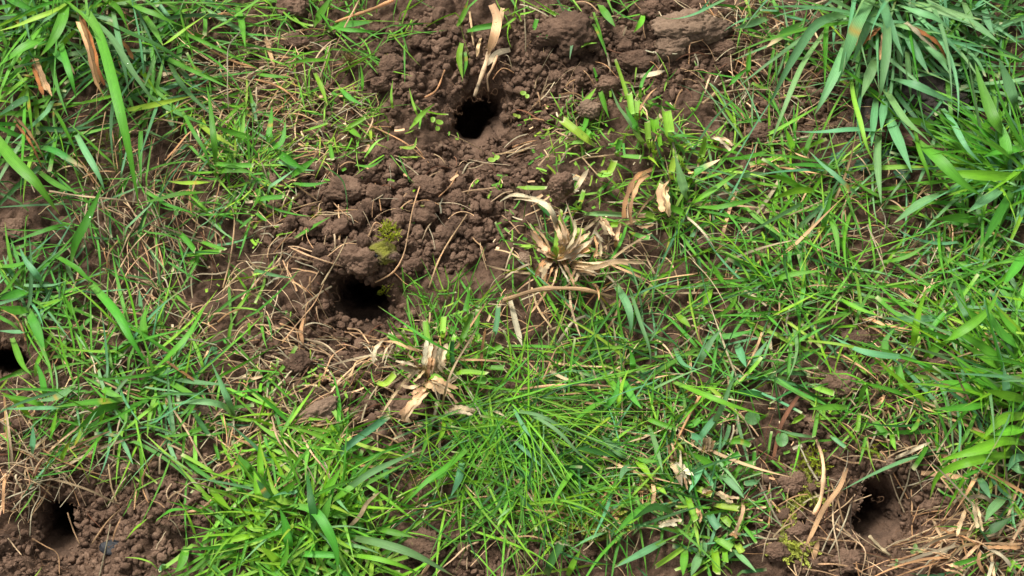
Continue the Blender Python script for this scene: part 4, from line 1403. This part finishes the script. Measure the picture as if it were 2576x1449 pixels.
def clear_of_holes(C):
    for k, h in enumerate(HOLES):
        d = C[:, :2] - h['c']
        if (np.hypot(d[:, 0], d[:, 1]) < h['r'] * 1.22).any(): return False
    return True
random.seed(33)
CS, WS, TS = [], [], []
S = 8; u8 = np.linspace(0, 1, S)
prof = np.clip(0.7 + 1.0 * u8, 0, 1) * np.clip((1 - u8) / 0.55, 0, 1) ** 0.8
cutp = np.minimum(1, .7 + u8)
for r in range(-6, 24):
    for c in range(-7, 39):
        inside = 0 <= r < 18 and 0 <= c < 32
        g = GREEN[min(max(r, 0), 17), min(max(c, 0), 31)]
        if not inside: g = max(3, g) * 0.8
        if r < -1: g *= 0.6
        lam = 0.1445 * g ** 1.9 * thick(r, c) * (1.0 if inside else .7)
        k = int(lam) + (random.random() < lam - int(lam))
        for _ in range(k):
            px, py = (c + random.random()) * 80.5, (r + random.random()) * 80.5
            gap = float(vnoise(np.array(px / 58.0), np.array(py / 46.0), 71)) + .6 * float(vnoise(np.array(px / 140.0), np.array(py / 110.0), 72))
            if random.random() > (.68 if thick(r, c) > 1 else .60) + 1.7 * gap: continue          # the turf grows in crowns with gaps between
            P = on_ground(px, py)
            d = np.hypot(zx[:, 0] - px, zx[:, 1] - py) * np.array([random.uniform(.7, 1.4)] * len(ZONE))
            z = ZONE[int(np.argmin(d))]
            base = random.uniform(0, 6.283)
            for q in range(random.choice((2, 3, 3, 4))):
                ct = random.choice(z[4])
                L = random.uniform(*z[3]) / 1000 * 1.3; w = random.uniform(*z[2]) / 1000 * 1.3
                cut = random.random() < .22
                if cut: L *= .6
                C = grow(P + np.array([random.gauss(0, .002), random.gauss(0, .002), 0]), base + q * 2.2 + random.gauss(0, .6), math.radians(random.uniform(4, 34)), L, S, random.uniform(.2, .9), random.gauss(0, .4))
                if not clear_of_holes(C): continue
                CS.append(C); WS.append((cutp if cut else prof) * w); TS.append(blade_tint(ct, u8, cut, .1))
CS, WS, TS = np.array(CS), np.array(WS), np.array(TS)
V, F, tt, al = ribbon(CS, WS, TS, rng.normal(0, .6, len(CS)), fold=.25, twist=rng.normal(0, .6, len(CS)))
print('lawn blades', len(CS))
o = link(bpy.data.objects.new('grass', mesh_np('grass', V, F, M_LEAF, tt, al)))
tag(o, 'short green grass growing through the soil', 'grass', kind='stuff')

# ------------------------------------------------------------------ thatch: fine dead stems and hair roots lying about
# px, py, rx, ry, count, main direction deg (photo, None = any), length mm
THATCH = [(380, 640, 190, 190, 230, 65, (20, 70)), (330, 300, 330, 260, 220, None, (20, 60)), (640, 280, 210, 170, 230, 150, (25, 70)), (820, 330, 190, 110, 120, None, (15, 45)),
          (600, 150, 200, 120, 130, None, (20, 50)), (350, 950, 330, 180, 330, None, (18, 55)), (800, 900, 180, 90, 130, 20, (15, 40)), (780, 1080, 140, 130, 120, -55, (30, 80)),
          (90, 1150, 110, 170, 150, None, (20, 60)), (250, 1250, 250, 130, 100, None, (15, 45)), (620, 1080, 150, 120, 110, None, (15, 45)), (1430, 640, 140, 130, 110, None, (15, 40)),
          (1280, 850, 170, 120, 130, None, (15, 50)), (1950, 250, 170, 170, 200, None, (20, 60)), (1900, 80, 170, 90, 130, None, (20, 55)), (2000, 720, 520, 260, 420, None, (20, 55)), (2250, 650, 260, 190, 170, None, (20, 55)),
          (1350, 1200, 350, 200, 330, None, (20, 60)), (1750, 1180, 200, 200, 200, None, (18, 50)), (2480, 1360, 190, 130, 250, 150, (25, 70)), (2120, 1330, 200, 130, 150, None, (20, 60)),
          (2250, 1050, 200, 130, 160, None, (15, 45)), (1000, 520, 330, 160, 110, None, (15, 50)), (1350, 320, 190, 110, 90, 170, (15, 45)), (1550, 150, 280, 130, 90, None, (12, 40)), (700, 720, 150, 120, 130, None, (15, 50)),
          (1060, 960, 150, 120, 120, None, (12, 40)), (2420, 900, 180, 250, 150, None, (20, 60)), (560, 480, 130, 150, 90, None, (15, 40))]
random.seed(44)
CS, WS, TS = [], [], []
S = 10; u10 = np.linspace(0, 1, S)
for (cx, cy, rx, ry, n, mdir, (l0, l1)) in THATCH:
    for _ in range(int(n * .68)):
        a, q = random.uniform(0, 6.283), math.sqrt(random.random())
        px, py = cx + rx * q * math.cos(a), cy + ry * q * math.sin(a)
        P = on_ground(px, py)
        az = random.uniform(0, 6.283) if mdir is None else math.radians(-mdir + random.gauss(0, 32)) + random.choice((0, math.pi))
        L = random.uniform(l0, l1) / 1000
        k1 = random.gauss(0, .4); k2 = random.gauss(0, .12)
        aa = az + k1 * (u10 - .5) + k2 * np.sin(u10 * random.uniform(5, 12))
        C = P + np.cumsum(np.stack((np.cos(aa), np.sin(aa), 0 * aa), 1) * L / S, 0)
        if not clear_of_holes(C): continue
        C[:, 2] = zg(C[:, 0], C[:, 1]) + 0.004 + 0.008 * random.random() * np.sin(np.pi * u10) + random.uniform(0, .005) * u10
        CS.append(C); WS.append(np.full(S, random.uniform(.22, .95) / 1000) * (1.1 - .4 * u10))
        TS.append(np.repeat((tint_of(random.choice('pppssr')) * random.uniform(.7, 1.5))[None], S, 0))
V, F, tt, al = ribbon(np.array(CS), np.array(WS), np.array(TS), rng.normal(0, .5, len(CS)), fold=-.5)
o = link(bpy.data.objects.new('dead_thatch', mesh_np('dead_thatch', V, F, M_DRY, tt, al)))
tag(o, 'matted thin dead grass stems lying on the soil', 'thatch', kind='stuff')
CS, WS, TS = [], [], []
for k, h in enumerate(HOLES):
    for _ in range(70):
        a = random.uniform(0, 6.283); rr = random.uniform(1.0, 2.4) * h['r']
        P = np.array([h['c'][0] + rr * math.cos(a), h['c'][1] + rr * math.sin(a), 0])
        aa = random.uniform(0, 6.283) + random.gauss(0, 2.0) * u10 + 1.0 * np.sin(u10 * random.uniform(4, 14))
        C = P + np.cumsum(np.stack((np.cos(aa), np.sin(aa), 0 * aa), 1) * random.uniform(.010, .028) / S, 0)
        d = np.min(np.hypot(C[:, 0] - h['c'][0], C[:, 1] - h['c'][1]))
        if d < h['r'] * .75: continue
        C[:, 2] = zg(C[:, 0], C[:, 1], True) + 0.001 + 0.004 * random.random() * u10
        CS.append(C); WS.append(np.full(S, random.uniform(.12, .3) / 1000)); TS.append(np.repeat((np.array([.27, .15, .08]) * random.uniform(.5, 1.2))[None], S, 0))
V, F, tt, al = ribbon(np.array(CS), np.array(WS), np.array(TS), rng.normal(0, .5, len(CS)), fold=-.5)
o = link(bpy.data.objects.new('hair_roots', mesh_np('hair_roots', V, F, M_DRY, tt, al)))
tag(o, 'fine brown hair roots round the burrow mouths', 'roots', kind='stuff')
# mown clippings: short flat bits of leaf
random.seed(55); CS, WS, TS = [], [], []
S = 4; u4 = np.linspace(0, 1, S)
for (cx, cy, rx, ry, n) in [(1530, 330, 240, 110, 90), (1420, 560, 200, 180, 110), (630, 480, 130, 170, 90), (1130, 900, 150, 120, 80), (1800, 1260, 130, 150, 90), (2200, 1020, 170, 110, 70), (750, 980, 140, 80, 90), (850, 320, 160, 100, 60), (1950, 1180, 150, 120, 40), (500, 850, 250, 200, 80), (1030, 450, 250, 130, 30)]:
    for _ in range(n):
        a, q = random.uniform(0, 6.283), math.sqrt(random.random())
        P = on_ground(cx + rx * q * math.cos(a), cy + ry * q * math.sin(a)); az = random.uniform(0, 6.283); el = random.uniform(0, .5); L = random.uniform(3, 12) / 1000
        C = P + np.stack((np.cos(az + u4 * .2), np.sin(az + u4 * .2), 0 * u4 + math.sin(el)), 1) * (u4 * L)[:, None]
        if not clear_of_holes(C): continue
        C[:, 2] += 0.003 + random.random() * .006
        CS.append(C); WS.append(np.full(S, random.uniform(.4, 1.5) / 1000)); TS.append(np.repeat(tint_of(random.choice('yyfgp'))[None], S, 0))
V, F, tt, al = ribbon(np.array(CS), np.array(WS), np.array(TS), rng.normal(0, .4, len(CS)), fold=.3)
o = link(bpy.data.objects.new('grass_clippings', mesh_np('grass_clippings', V, F, M_LEAF, tt, al)))
tag(o, 'short mown clippings of grass strewn on the soil', 'grass clippings', kind='stuff')

# ------------------------------------------------------------------ moss cushions: px, py, rx, ry, sprigs, sprig mm, tint, label
MOSS = [(982, 610, 24, 22, 90, 8, 0, 'small yellow green moss tuft on top of the large soil lump'),
        (255, 390, 70, 85, 150, 10, 1, 'dark olive moss in the shade under the long top left blade'),
        (890, 365, 65, 28, 70, 8, 1, 'moss patch under the fine shoots above the soil band'),
        (2040, 1170, 36, 34, 80, 9, 0, 'bright mossy cushion between clods, left of the thick pale stem'),
        (2038, 1245, 26, 36, 30, 17, 2, 'feathery yellow green moss sprigs beside the thick pale stem'),
        (1990, 1385, 40, 24, 40, 17, 2, 'pale feathery moss near the bottom edge, left of curved straws'),
        (1470, 1310, 110, 60, 120, 17, 2, 'wide feathery moss patch among bottom centre blades'),
        (2400, 600, 40, 45, 60, 12, 1, 'olive moss tuft near the right edge by the brown dry leaf'),
        (1810, 940, 34, 22, 40, 9, 1, 'moss sprigs on dark soil in the right grass'),
        (797, 540, 14, 10, 22, 6, 0, 'tiny moss tuft at left end of the soil band'),
        (860, 568, 16, 12, 16, 6, 0, 'tiny greenish moss left of the bent pale straw'),
        (1060, 1210, 50, 30, 40, 8, 1, 'dull moss on the dark strip right of the bottom left tuft'),
        (968, 738, 14, 12, 16, 8, 0, 'little bright sprig at the right rim of the middle burrow'),
        (2190, 1140, 26, 18, 22, 8, 0, 'sparse moss sprigs above the right hand burrow'),
        (1990, 1290, 30, 40, 26, 12, 2, 'yellowish moss strands below the squarish clod'),
        (980, 165, 24, 14, 26, 9, 0, 'yellowish moss shoot right of the dried seed head')]
MT = [np.array([.25, .30, .020]), np.array([.105, .140, .018]), np.array([.30, .34, .060])]
random.seed(66)
for (cx, cy, rx, ry, n, lm, ti, lab) in MOSS:
    p0 = on_ground(cx, cy); CS, WS, TS = [], [], []
    for _ in range(n):
        a, q = random.uniform(0, 6.283), math.sqrt(random.random())
        P = on_ground(cx + rx * q * math.cos(a), cy + ry * q * math.sin(a))
        if 'lump' in lab: P[2] += 0.016
        else: P[2] += 0.003
        az = random.uniform(0, 6.283); el = random.uniform(.1, 1.2) if ti < 2 else random.uniform(0, .6); L = lm * random.uniform(.5, 1.1) / 1000
        d = np.array([math.cos(el) * math.cos(az), math.cos(el) * math.sin(az), math.sin(el)])
        t0 = MT[ti] * random.uniform(.6, 1.25)
        nl = 14 if ti < 2 else 22
        for k in range(nl):                                   # leaflets along the sprig
            s = (k + .5) / nl; b = P + d * L * s; la = az + (1 if k % 2 else -1) * random.uniform(.5, 1.1); le = el + random.uniform(-.3, .7)
            dl = np.array([math.cos(le) * math.cos(la), math.cos(le) * math.sin(la), math.sin(le)]) * L * (.26 if ti < 2 else .20) * (1.25 - .8 * s)
            CS.append(np.stack((b, b + dl * .5, b + dl))); WS.append(np.array([.5, 1, .08]) * L * .045); TS.append(np.repeat((t0 * (.75 + .6 * s))[None], 3, 0))
    V, F, tt, al = ribbon(np.array(CS), np.array(WS), np.array(TS), rng.normal(0, .4, len(CS)), fold=.3)
    o = bpy.data.objects.new('moss', mesh_np('moss', V - p0, F, M_MOSS, tt, al)); o.location = tuple(p0); link(o)
    tag(o, lab, 'moss', 'moss tufts')

# ------------------------------------------------------------------ seedlings and small round leaves
def disc_leaf(name, c, r, n_, tint, parent, p0, scal=0, cup=.25, el=1.0):
    th = np.linspace(0, 2 * math.pi, 28, endpoint=False); rings = 6
    n_ = np.array(n_) / np.linalg.norm(n_); a = np.cross(n_, [0.1, 1, 0.05]); a /= np.linalg.norm(a); b = np.cross(n_, a)
    V = [c]; T = [tint * .85]; A = [(0, 0, 1)]
    for k in range(1, rings + 1):
        f = k / rings; rr = r * f * (1 + scal * .12 * np.cos(7 * th) * f) * (1 - .12 * f * np.exp(-((th - 4.7) / .3) ** 2))
        V.append(c + (a[None] * (rr * np.cos(th) / el)[:, None] + b[None] * (rr * np.sin(th) * el)[:, None]) + n_[None] * (r * cup * f * f * (0.6 + .4 * np.cos(2 * th)))[:, None])
        T.append(np.repeat((tint * (.85 + .2 * f))[None], 28, 0)); A.append(np.stack((np.full(28, f * r), np.sin(th * 3.5) * .2, np.full(28, 1.0)), 1))
    V = np.vstack([V[0][None]] + V[1:]); T = np.vstack([T[0][None]] + T[1:]); A = np.vstack([np.array(A[0])[None]] + A[1:])
    k = np.arange(28); F3 = np.stack((0 * k, 1 + k, 1 + (k + 1) % 28), 1)
    F4 = np.vstack([np.stack((1 + q * 28 + k, 1 + (q + 1) * 28 + k, 1 + (q + 1) * 28 + (k + 1) % 28, 1 + q * 28 + (k + 1) % 28), 1) for q in range(rings - 1)])
    return link(bpy.data.objects.new(name, mesh_np(name, V - p0, F4, M_LEAF, T, A, F3=F3)), parent)

def seedling(px, py, leaves, lab, cat='seedling', name='seedling', tint=(.075, .20, .05), h=.012, scal=0, grp='small seedlings'):
    p0 = on_ground(px, py); r_ = empty(name, tuple(p0)); tag(r_, lab, cat, grp); tint = np.array(tint)
    for (dx, dy, rp, el) in leaves:
        c = at(px + dx, py + dy, p0[2] + h * random.uniform(.8, 1.2)); m_ = float(mpp(px, py))
        disc_leaf('leaf', c, rp * m_, (random.gauss(0, .2), random.gauss(-.2, .2), 1), tint * random.uniform(.85, 1.15), r_, p0, scal, el=el)
        C = np.linspace(p0, c, 8); C[:, 2] += .002 * np.sin(np.linspace(0, math.pi, 8)) - .0006
        link(bpy.data.objects.new('stem', tube_mesh('stem', C - p0, np.full(8, .0006), M_LEAF, np.repeat(np.array([[.16, .2, .06]]), 8, 0))), r_)
random.seed(77)
seedling(1975, 1080, [(-8, 26, 17, 1.1)], 'round grey green leaf on a thin bowed stem, lower right')
seedling(1905, 1070, [(-12, -18, 18, .95)], 'round leaf half under grass, left of the bowed stem one')
seedling(971, 1192, [(0, -7, 7, 1), (1, 6, 7, 1)], 'tiny seedling with two round leaves on the dark strip', tint=(.06, .22, .07))
seedling(2305, 1385, [(-3, -9, 7, 1.3), (9, 0, 8, .8), (-9, 3, 6, .8)], 'pale three leaved seedling below the right hand burrow', tint=(.22, .36, .12))
seedling(2255, 1418, [(0, -6, 5, 1.3), (-1, 6, 5, 1.2)], 'tiny upright seedling on the bottom edge, lower right', tint=(.18, .34, .1))
seedling(538, 882, [(-3, -5, 6, 1), (3, 4, 6, 1), (5, -6, 4, 1)], 'tiny dull seedling right of the left hand blades', tint=(.06, .18, .06))
seedling(441, 530, [(-1, -6, 5, 1.2), (2, 6, 6, 1.1)], 'tiny two leaved seedling left of the soil band', tint=(.16, .36, .08))
seedling(1095, 315, [(-6, -14, 7, 1.2), (10, -8, 8, .8), (6, 8, 6, 1)], 'bright seedling left of the top centre burrow', tint=(.22, .42, .04))
seedling(1320, 240, [(-4, -6, 7, .9), (6, 2, 6, 1.1)], 'bright little seedling at right of the top centre burrow', tint=(.24, .42, .05))
seedling(1300, 290, [(-4, 0, 6, .8), (5, 3, 5, 1.1)], 'yellowish little seedling on the right burrow slope', tint=(.3, .42, .06))
seedling(1242, 400, [(-5, 2, 8, .8), (8, -4, 7, 1)], 'bright small sprout below the top centre burrow', tint=(.26, .44, .05))
ivy = 'dark scalloped leaves low on the soil '
for (x, y, r, w) in [(2227, 388, 14, 'under the reddish brown leaf'), (2270, 435, 15, 'right of the pale straw scrap by the tussock'), (2110, 398, 16, 'leftmost under the hanging blades'), (2172, 415, 15, 'in the middle under the hanging blades'), (2130, 440, 12, 'lowest left under the hanging blades')]:
    seedling(x, y, [(-6, 0, r, 1), (10, 10, r * .7, 1), (8, -12, r * .5, 1)], ivy + w, 'ground ivy', 'ground_ivy', (.030, .085, .042), .006, 1, 'scalloped ground leaves')

# ------------------------------------------------------------------ stone, dead leaf, seed head, charcoal
def lone(px, py, r, mat, lab, name, cat, sc, sub=5, nod=.12, rough=.05, lift=0.0, rot=(0, 0, 0)):
    return place_clod(clod_mesh(name, sub, hash(lab) % 97 if False else len(lab), mat, nod=nod, rough=rough), px, py, r, lab, None, name, cat, .4, rot, sc, lift)
lone(2330, 215, 130, M_STONE, 'large dark brown stone half hidden under the top right tussock', 'stone', 'stone', (1, .95, .30), lift=-.012, rough=.12)
lone(2215, 290, 60, M_STONE, 'smaller dark stone left of the large hidden stone', 'stone', 'stone', (.9, 1.1, .40), lift=-.006, rough=.12)
lone(946, 652, 9, M_COAL, 'small black charcoal bit below the yellow moss', 'charcoal', 'charcoal', (1.5, .7, .45), 4, lift=.009, nod=.4, rough=.3)
lone(280, 1380, 22, M_COAL, 'dark grey slate chip near the bottom left corner', 'stone_chip', 'stone chip', (1.1, .8, .5), 4)
lone(768, 868, 9, M_COAL, 'tiny black charcoal crumb below left of the middle burrow', 'charcoal', 'charcoal', (1, .8, .6), 3)
lone(2262, 1222, 9, M_COAL, 'tiny black pellet right of the right hand burrow top', 'charcoal', 'charcoal', (1, .7, .7), 3)
lone(1108, 368, 7, M_PALE, 'small smooth pebble between burrow and soil band', 'pebble', 'pebble', (1, .9, .8), 3)
# the curled reddish brown leaf
p0 = on_ground(2260, 362); nu, nv = 20, 12; m_ = float(mpp(2260, 362))
U, Vv = np.meshgrid(np.linspace(-1, 1, nu), np.linspace(-1, 1, nv))
w = np.sqrt(np.clip(1 - U ** 2, 0, 1)) * (1 + .15 * vnoise(U * 3, U * 0, 9))
LX = U * 75 * m_; LY = Vv * w * 34 * m_; LZ = .010 + .010 * Vv ** 2 * w + .004 * vnoise(U * 3, Vv * 3, 5) + .002 * np.abs(np.sin(U * 14 + np.abs(Vv) * 4))
ca, sa = math.cos(-.35), math.sin(-.35)
LV = np.stack((LX * ca - LY * sa, LX * sa + LY * ca, LZ), 2).reshape(-1, 3)
i = (np.arange(nv - 1)[:, None] * nu + np.arange(nu - 1)[None]).reshape(-1)
LF = np.stack((i, i + 1, i + nu + 1, i + nu), 1)
lt = np.array([.105, .048, .034]) * (1 + .5 * vnoise(U * 5, Vv * 4, 12))[..., None]
o = bpy.data.objects.new('dead_leaf', mesh_np('dead_leaf', LV, LF, M_DRY, lt.reshape(-1, 3), np.stack((U * .03, Vv, U * 0 + 2), 2).reshape(-1, 3)))
o.location = tuple(p0); link(o); tag(o, 'curled reddish brown dead leaf under hanging blades, upper right', 'dead leaf')
# dried seed head: a tan tuft of spikelets on a stalk
p0 = on_ground(878, 160); r_ = empty('seed_head', tuple(p0)); tag(r_, 'fluffy tan dried seed head on soil at upper left centre', 'seed head')
CS, WS, TS = [], [], []
for k in range(150):
    d = np.array([random.gauss(0, 1), random.gauss(0, 1), abs(random.gauss(0, .8))]); d /= np.linalg.norm(d)
    b = np.array([0, 0, .004]) + d * np.array([.009, .008, .007]) * random.uniform(.1, 1); e = b + (d + np.array([random.gauss(0, .5) for _ in range(3)])) * .0045
    CS.append(np.stack((b, (b + e) / 2 + np.array([0, 0, .0004]), e))); WS.append(np.array([.5, 1, .1]) * .0007); TS.append(np.repeat((np.array([.30, .215, .10]) * random.uniform(.6, 1.2))[None], 3, 0))
V, F, tt, al = ribbon(np.array(CS), np.array(WS), np.array(TS), rng.normal(0, .5, len(CS)), fold=.5)
link(bpy.data.objects.new('spikelets', mesh_np('spikelets', V, F, M_DRY, tt, al)), r_)
C = np.linspace((.002, .004, .004), (.018, .030, .003), 10)
link(bpy.data.objects.new('stalk', tube_mesh('stalk', C, np.full(10, .0007), M_DRY, np.repeat(np.array([TINT['s']]), 10, 0))), r_)

# ------------------------------------------------------------------ beads of dew on the broad leaves
bm = bmesh.new(); bmesh.ops.create_icosphere(bm, subdivisions=2, radius=1)
for f in bm.faces: f.smooth = True
dm = bpy.data.meshes.new('dew_drop'); bm.to_mesh(dm); bm.free(); dm.materials.append(M_DEW)
for (c, w) in DEW[:14]:
    o = bpy.data.objects.new('dew_drop', dm); r = random.uniform(.0005, .0008)
    o.location = (c[0] + random.uniform(-.4, .4) * w, c[1], c[2] + r * .7); o.scale = (r, r, r * .8); link(o)
    tag(o, 'tiny clear bead of dew on a broad green blade', 'dew drop', 'beads of dew')
